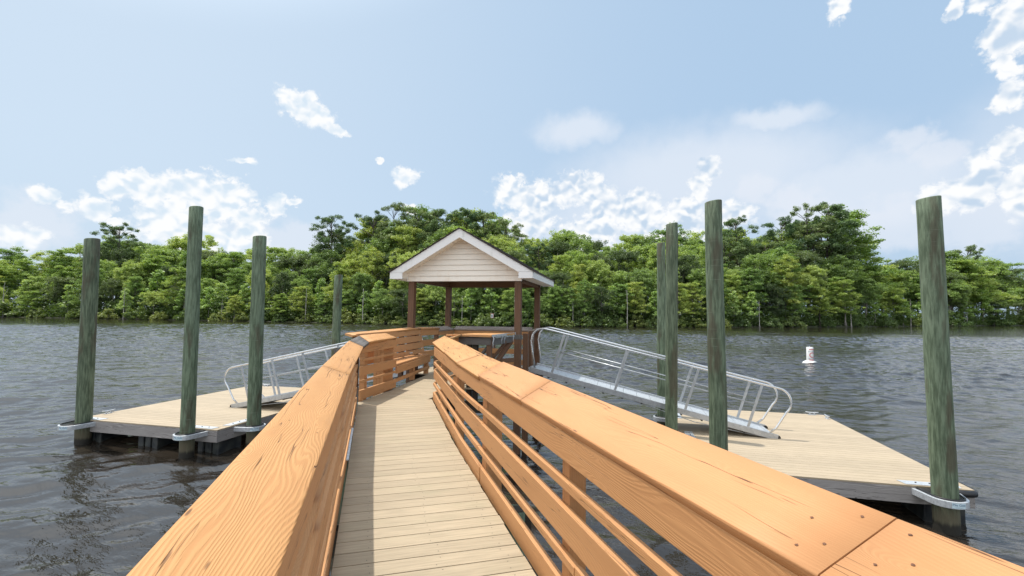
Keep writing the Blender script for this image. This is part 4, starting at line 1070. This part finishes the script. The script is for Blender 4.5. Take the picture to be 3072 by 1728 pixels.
def make_pine(seed, H=26.0, Wd=9.0):
    NR.seed(seed); R.seed(seed); cen = []; rad = []; limbs = []
    for i in range(40):
        t = NR.uniform(.58, .99)**.9; wl = Wd/2*(1-((t-.78)/.34)**2 if t > .62 else .55)*NR.uniform(.35, 1.1); a = NR.uniform(0, 2*pi)
        z = t*H+NR.uniform(-.3, .5); c = (cos(a)*wl, sin(a)*wl, z)
        if NR.rand() < .75: limbs.append((min(.97, t-.05), c))
        for _ in range(3): cen.append((c[0]+NR.uniform(-.7, .7), c[1]+NR.uniform(-.7, .7), z+NR.uniform(-.2, .35))); rad.append(NR.uniform(.5, .85))
    cr = leaf_mesh('crown', np.array(cen), np.array(rad), 95, .36, flat=.6, up=.4, squash=.8, m=L_PINE, shell=.2)
    proto('pine', cr, trunk_mesh(H*.96, .26, (NR.uniform(-.5, .5), NR.uniform(-.4, .4)), limbs, BARKD, 1.2), H)
def make_young(seed, H=9.5, Wd=4.2):
    NR.seed(seed); R.seed(seed); cen = []; rad = []; limbs = []
    for i in range(46):
        t = NR.uniform(.34, .98); wl = Wd/2*(1.1-t)*1.5*NR.uniform(.3, 1.0); a = NR.uniform(0, 2*pi); c = (cos(a)*wl, sin(a)*wl, t*H)
        cen.append(c); rad.append(NR.uniform(.4, .75))
        if i % 3 == 0: limbs.append((t*.9, c))
    cr = leaf_mesh('crown', np.array(cen), np.array(rad), 55, .40, m=L_YOUNG, shell=.3, squash=.7)
    proto('young', cr, trunk_mesh(H*.93, .09, (NR.uniform(-.3, .3), .1), limbs, BARK, 1.6), H)
def make_shrub(seed, H=3.2, Wd=5.2):
    NR.seed(seed); R.seed(seed); cen = []; rad = []; limbs = []
    for i in range(50):
        a = NR.uniform(0, 2*pi); r_ = Wd/2*sqrt(NR.rand()); z = H*(1-(r_/(Wd/2))**2*.75)*NR.uniform(.15, .95)
        cen.append((cos(a)*r_, sin(a)*r_*.8, z)); rad.append(NR.uniform(.4, .7))
        if i % 5 == 0: limbs.append((.2, cen[-1]))
    cr = leaf_mesh('crown', np.array(cen), np.array(rad), 55, .36, m=L_SHRUB, shell=.25, squash=.8)
    proto('shrub', cr, trunk_mesh(H*.5, .07, (.1, .1), limbs, BARK), H)
for s_ in (1, 2, 3, 4): make_broad(s_)
make_broad(5, H=18, Wd=9.5, lo=.2, n=400, mt=L_BROAD)
for s_ in (21, 22, 23, 24): make_cyp(s_)
for s_ in (31, 32, 33, 34): make_pine(s_)
for s_ in (41, 42, 43): make_young(s_)
for s_ in (51, 52, 53): make_shrub(s_)
for s_ in (61, 62): make_broad(s_, H=15, Wd=7.0, lo=.12, kind='grey', n=320, per=75, ls=.21, mt=leafmat('willow_foliage%d' % s_, [(0.055, 0.095, 0.038), (0.100, 0.150, 0.060), (0.150, 0.200, 0.090)]))
def make_snag(seed, H=9.0):
    NR.seed(seed); R.seed(seed); limbs = [(NR.uniform(.45, .9), (NR.uniform(-1, 1), NR.uniform(-.6, .6), H*NR.uniform(.65, 1.0))) for _ in range(4)]
    o = trunk_mesh(H, .15, (NR.uniform(-.3, .3), .1), limbs, BARKL, 2.0); me = o.data; bpy.data.objects.remove(o); PROTO.setdefault('snag', []).append((None, me, H))
BARKL = simple('pale_bark', (0.42, 0.40, 0.36), 0.9, vary=0.35, scale=2.0)
for s_ in (71, 72, 73): make_snag(s_)
SKY = [(-100,6.5),(-70,5.5),(-61.7,4.24),(-60.43,4.95),(-58.1,4.77),(-56.15,5.83),(-54.58,6.36),(-52.95,7.3),(-52.05,6.64),(-49.95,6.87),(-48.71,7.46),(-47.42,7.51),(-45.34,6.43),(-43.23,6.6),(-41.78,7.01),(-39.53,7.61),(-37.15,7.57),(-35.55,8.34),(-34.16,9.4),(-32.19,8.79),(-30.49,10.25),(-27.41,12.0),(-24.17,11.53),(-22.31,11.99),(-18.51,12.22),(-15.62,11.6),(-12.71,10.23),(-8.86,10.39),(-6.0,10.84),(-3.17,9.73),(-0.4,9.35),(1.87,9.83),(3.21,10.46),(5.83,9.9),(8.37,8.9),(10.02,9.46),(12.04,10.41),(13.97,9.3),(15.85,9.91),(17.68,10.37),(19.78,10.96),(21.44,10.39),(22.38,9.13),(23.59,6.91),(25.07,5.49),(27.1,5.91),(29.8,6.41),(30.29,5.6),(32.24,5.18),(33.6,4.1),(35.32,3.36),(60,4)]
def skyel(a):
    for (a0, e0), (a1, e1) in zip(SKY, SKY[1:]):
        if a0 <= a <= a1: return e0+(e1-e0)*(a-a0)/(a1-a0)
    return 5.0
KINDS = {'snag': ('bare_trunk', 'pale slim bare-stemmed', 'tree trunk'), 'broad': ('broadleaf_tree', 'full green broadleaf', 'tree'), 'cypress': ('cypress_tree', 'olive feathery cypress', 'tree'), 'pine': ('pine_tree', 'dark flat-topped pine', 'tree'),
         'young': ('young_tree', 'slender light-green young', 'tree'), 'shrub': ('shrub', 'low leafy', 'shrub'), 'grey': ('willow_tree', 'soft grey-green', 'tree')}
MARKS = [(-54.6, 'left of the leftmost piling'), (-46.3, 'between the first and second left pilings'), (-41.1, 'between the second and third left pilings'), (-33.2, 'right of the third left piling'),
         (-27.5, 'just left of the shelter'), (-11.0, 'behind the shelter'), (-3.0, 'just right of the shelter'), (4.2, 'left of the right piling group'), (10.5, 'amid the right piling group'), (19.0, 'right of the thick right piling'), (28.5, 'left of the rightmost piling'), (99, 'right of the rightmost piling')]
def where(a):
    for m_, s_ in MARKS:
        if a < m_: return s_
RECS = []; PARTS = []
def plant(kind, a, off, height, rowname, wide=1.0, idx=None):
    d = shore(a)+off; x, y = sin(radians(a))*d, cos(radians(a))*d
    pr_ = PROTO[kind]; cm, tm, H = pr_[idx if idx is not None else NR.randint(len(pr_))]
    s = height/H; name, look, cat = KINDS[kind]
    root = bpy.data.objects.new(name, None); C.objects.link(root); root.location = (x, y, max(gz(off), -1.72)-.05)
    root.rotation_euler = (0, 0, NR.uniform(0, 6.28)); root.scale = (s*wide, s*wide, s)
    for nm, me in (('trunk', tm), ('crown', cm)):
        if me is None: continue
        o = bpy.data.objects.new(nm, me); C.objects.link(o); o.parent = root
    root['category'] = cat; RECS.append((root, a, rowname, look, where(a), kind))
NR.seed(5)
def rowf(step, off0, off1, frac0, frac1, kinds, rowname, hmin=5.0, wide=(0.95, 1.25), a0=-70, a1=46):
    a = a0+NR.uniform(0, step)
    while a < a1:
        off = NR.uniform(off0, off1); d = shore(a)+off
        k = kinds[NR.randint(len(kinds))]
        if k == 'pine' and not (-29 < a < -9 or 9 < a < 22): k = 'broad'
        hh = math.tan(radians(skyel(a)))*d*NR.uniform(frac0, frac1)+EYE-gz(off)
        if k == 'young': hh = min(hh, 11*max(1, d/130))
        plant(k, a, off, max(hmin, hh), rowname, NR.uniform(*wide)*(1.25 if hh < 11 and k != 'young' else 1.0)*min(2.0, max(1.0, d/150)**.5)*(1.0))
        a += degrees(step*NR.uniform(.75, 1.25)/57.3)
rowf(1.9, 46, 60, .90, 1.03, ['pine', 'broad', 'broad', 'broad', 'grey', 'cypress'], 'on the skyline', wide=(1.0, 1.3))
rowf(2.0, 30, 42, .76, .92, ['broad', 'broad', 'cypress', 'grey', 'pine'], 'in the upper row', wide=(1.0, 1.3))
rowf(2.1, 15, 25, .52, .74, ['broad', 'cypress', 'cypress', 'grey', 'broad'], 'in the middle row', wide=(1.0, 1.35))
rowf(1.9, 6, 12, .36, .60, ['broad', 'cypress', 'young', 'grey', 'cypress', 'young'], 'in the second row', wide=(.95, 1.3))
rowf(2.0, 1.0, 4.0, .20, .42, ['cypress', 'young', 'broad', 'grey', 'young', 'cypress'], "at the water's edge", hmin=4.5, wide=(.95, 1.35))
# the tall pines that stand out of the skyline
for a, e, k in ((-52.95, 7.9, 0), (-34.16, 10.9, 1), (-27.41, 12.5, 2), (-29.6, 11.4, 0), (-24.6, 12.0, 3), (-22.6, 12.25, 1), (-20.6, 12.2, 2), (-18.7, 12.4, 0), (-16.8, 12.0, 3), (20.6, 11.3, 0), (18.6, 11.3, 2), (16.3, 10.4, 1), (12.0, 10.7, 3), (30.6, 6.4, 1), (-13.9, 11.2, 1)):
    d = shore(a)+38; plant('pine', a, 38, math.tan(radians(e))*d+EYE-gz(38), 'rising above the skyline', 1.15, k)
a = -68.0
while a < 45:
    plant('shrub', a, NR.uniform(-1.2, 1.0), NR.uniform(2.2, 4.2)*max(1, shore(a)/170), "at the water's edge", NR.uniform(.9, 1.3)*max(1, shore(a)/200)**.5)
    a += NR.uniform(1.7, 2.9)
a = -60.0
while a < 36:
    d_ = shore(a); plant('snag', a, NR.uniform(-1.4, .3), NR.uniform(6, 10.5)*max(1, d_/170), "at the water's edge", .9)
    a += NR.uniform(3.0, 8.0)
# every tree gets a label that singles it out: look, row, landmark, count from the left
from collections import defaultdict
GR = defaultdict(list)
for r in RECS: GR[(r[3], r[2], r[4])].append(r)
ORD = ['first', 'second', 'third', 'fourth', 'fifth', 'sixth', 'seventh', 'eighth', 'ninth', 'tenth', 'eleventh', 'twelfth', 'thirteenth']
for (look, row, wh), L in GR.items():
    L.sort(key=lambda r: r[1]); noun = {'shrub': 'shrub', 'snag': 'trunk'}.get(L[0][5], 'tree')
    if L[0][5] == 'pine': noun = ''
    for i, r in enumerate(L):
        base_ = ('%s %s %s, %s' % (look, noun, row, wh)).replace('  ', ' ').replace(' ,', ',')
        r[0]['label'] = base_ if len(L) == 1 else '%s %s' % (ORD[min(i, 12)], base_)
        r[0]['group'] = {'shrub': 'shrubs along the far bank', 'pine': 'pines of the far bank'}.get(r[5], 'trees of the far bank')
# dense undergrowth between the trunks
NR.seed(77); n = 9500
aa = NR.uniform(-72, 46, n); oo = np.abs(NR.normal(10, 16, n))+1.5
cen = np.array([(sin(radians(a_))*(shore(a_)+o_), cos(radians(a_))*(shore(a_)+o_), gz(o_)+NR.uniform(.1, 1.0)**1.3*(3.5+o_*.26)) for a_, o_ in zip(aa, oo)])
ug = leaf_mesh('undergrowth', cen, np.full(n, 1.5), 30, .62, m=leafmat('undergrowth_foliage', [(0.035, 0.070, 0.020), (0.070, 0.125, 0.030), (0.125, 0.180, 0.045)]), shell=.2)
uo = bpy.data.objects.new('undergrowth', ug); C.objects.link(uo); uo['kind'] = 'stuff'; uo['label'] = 'dense dark undergrowth between the tree trunks of the far bank'; uo['category'] = 'undergrowth'
# two small warning signs on posts at the far bank
for a, off, w_, h_, zc, lab in ((-15.56, -1.5, .80, 1.10, .9, 'white warning sign with red frame on the far bank seen through the shelter'), (6.19, -1.0, .62, .80, 2.1, 'small white notice with dark print on the far bank beside the right pilings')):
    d = shore(a)+off; x, y = sin(radians(a))*d, cos(radians(a))*d
    sg = thing('sign', lab, 'sign', (x, y, WZ))
    one('sign_post', BARKD, lambda b: b.tube([(x, y+.08, WZ-.3), (x, y+.08, zc+h_/2)], .06, 8), sg)
    bd = one('panel', WHITE, lambda b: b.box((x, y, zc), w_, .03, h_), sg)
    fr = REDM if a < 0 else GREYL
    def face_(b):
        yy = y-.019
        for (cx, cz_, ww, hh) in ((x, zc+h_/2-.04, w_, .06), (x, zc-h_/2+.04, w_, .06), (x-w_/2+.03, zc, .05, h_-.14), (x+w_/2-.03, zc, .05, h_-.14)) if a < 0 else ((x, zc+.2, w_*.7, .06), (x, zc, w_*.6, .05), (x, zc-.18, w_*.7, .05)):
            b.face([(cx-ww/2, yy, cz_-hh/2), (cx+ww/2, yy, cz_-hh/2), (cx+ww/2, yy, cz_+hh/2), (cx-ww/2, yy, cz_+hh/2)])
    one('print', fr, face_, bd)
    if a < 0:
        one('blue_print', BLUEM, lambda b: [b.face([(x-.2, y-.021, zc+z_), (x+.2, y-.021, zc+z_), (x+.2, y-.021, zc+z_+.07), (x-.2, y-.021, zc+z_+.07)]) for z_ in (-.18, -.04, .10)], bd)
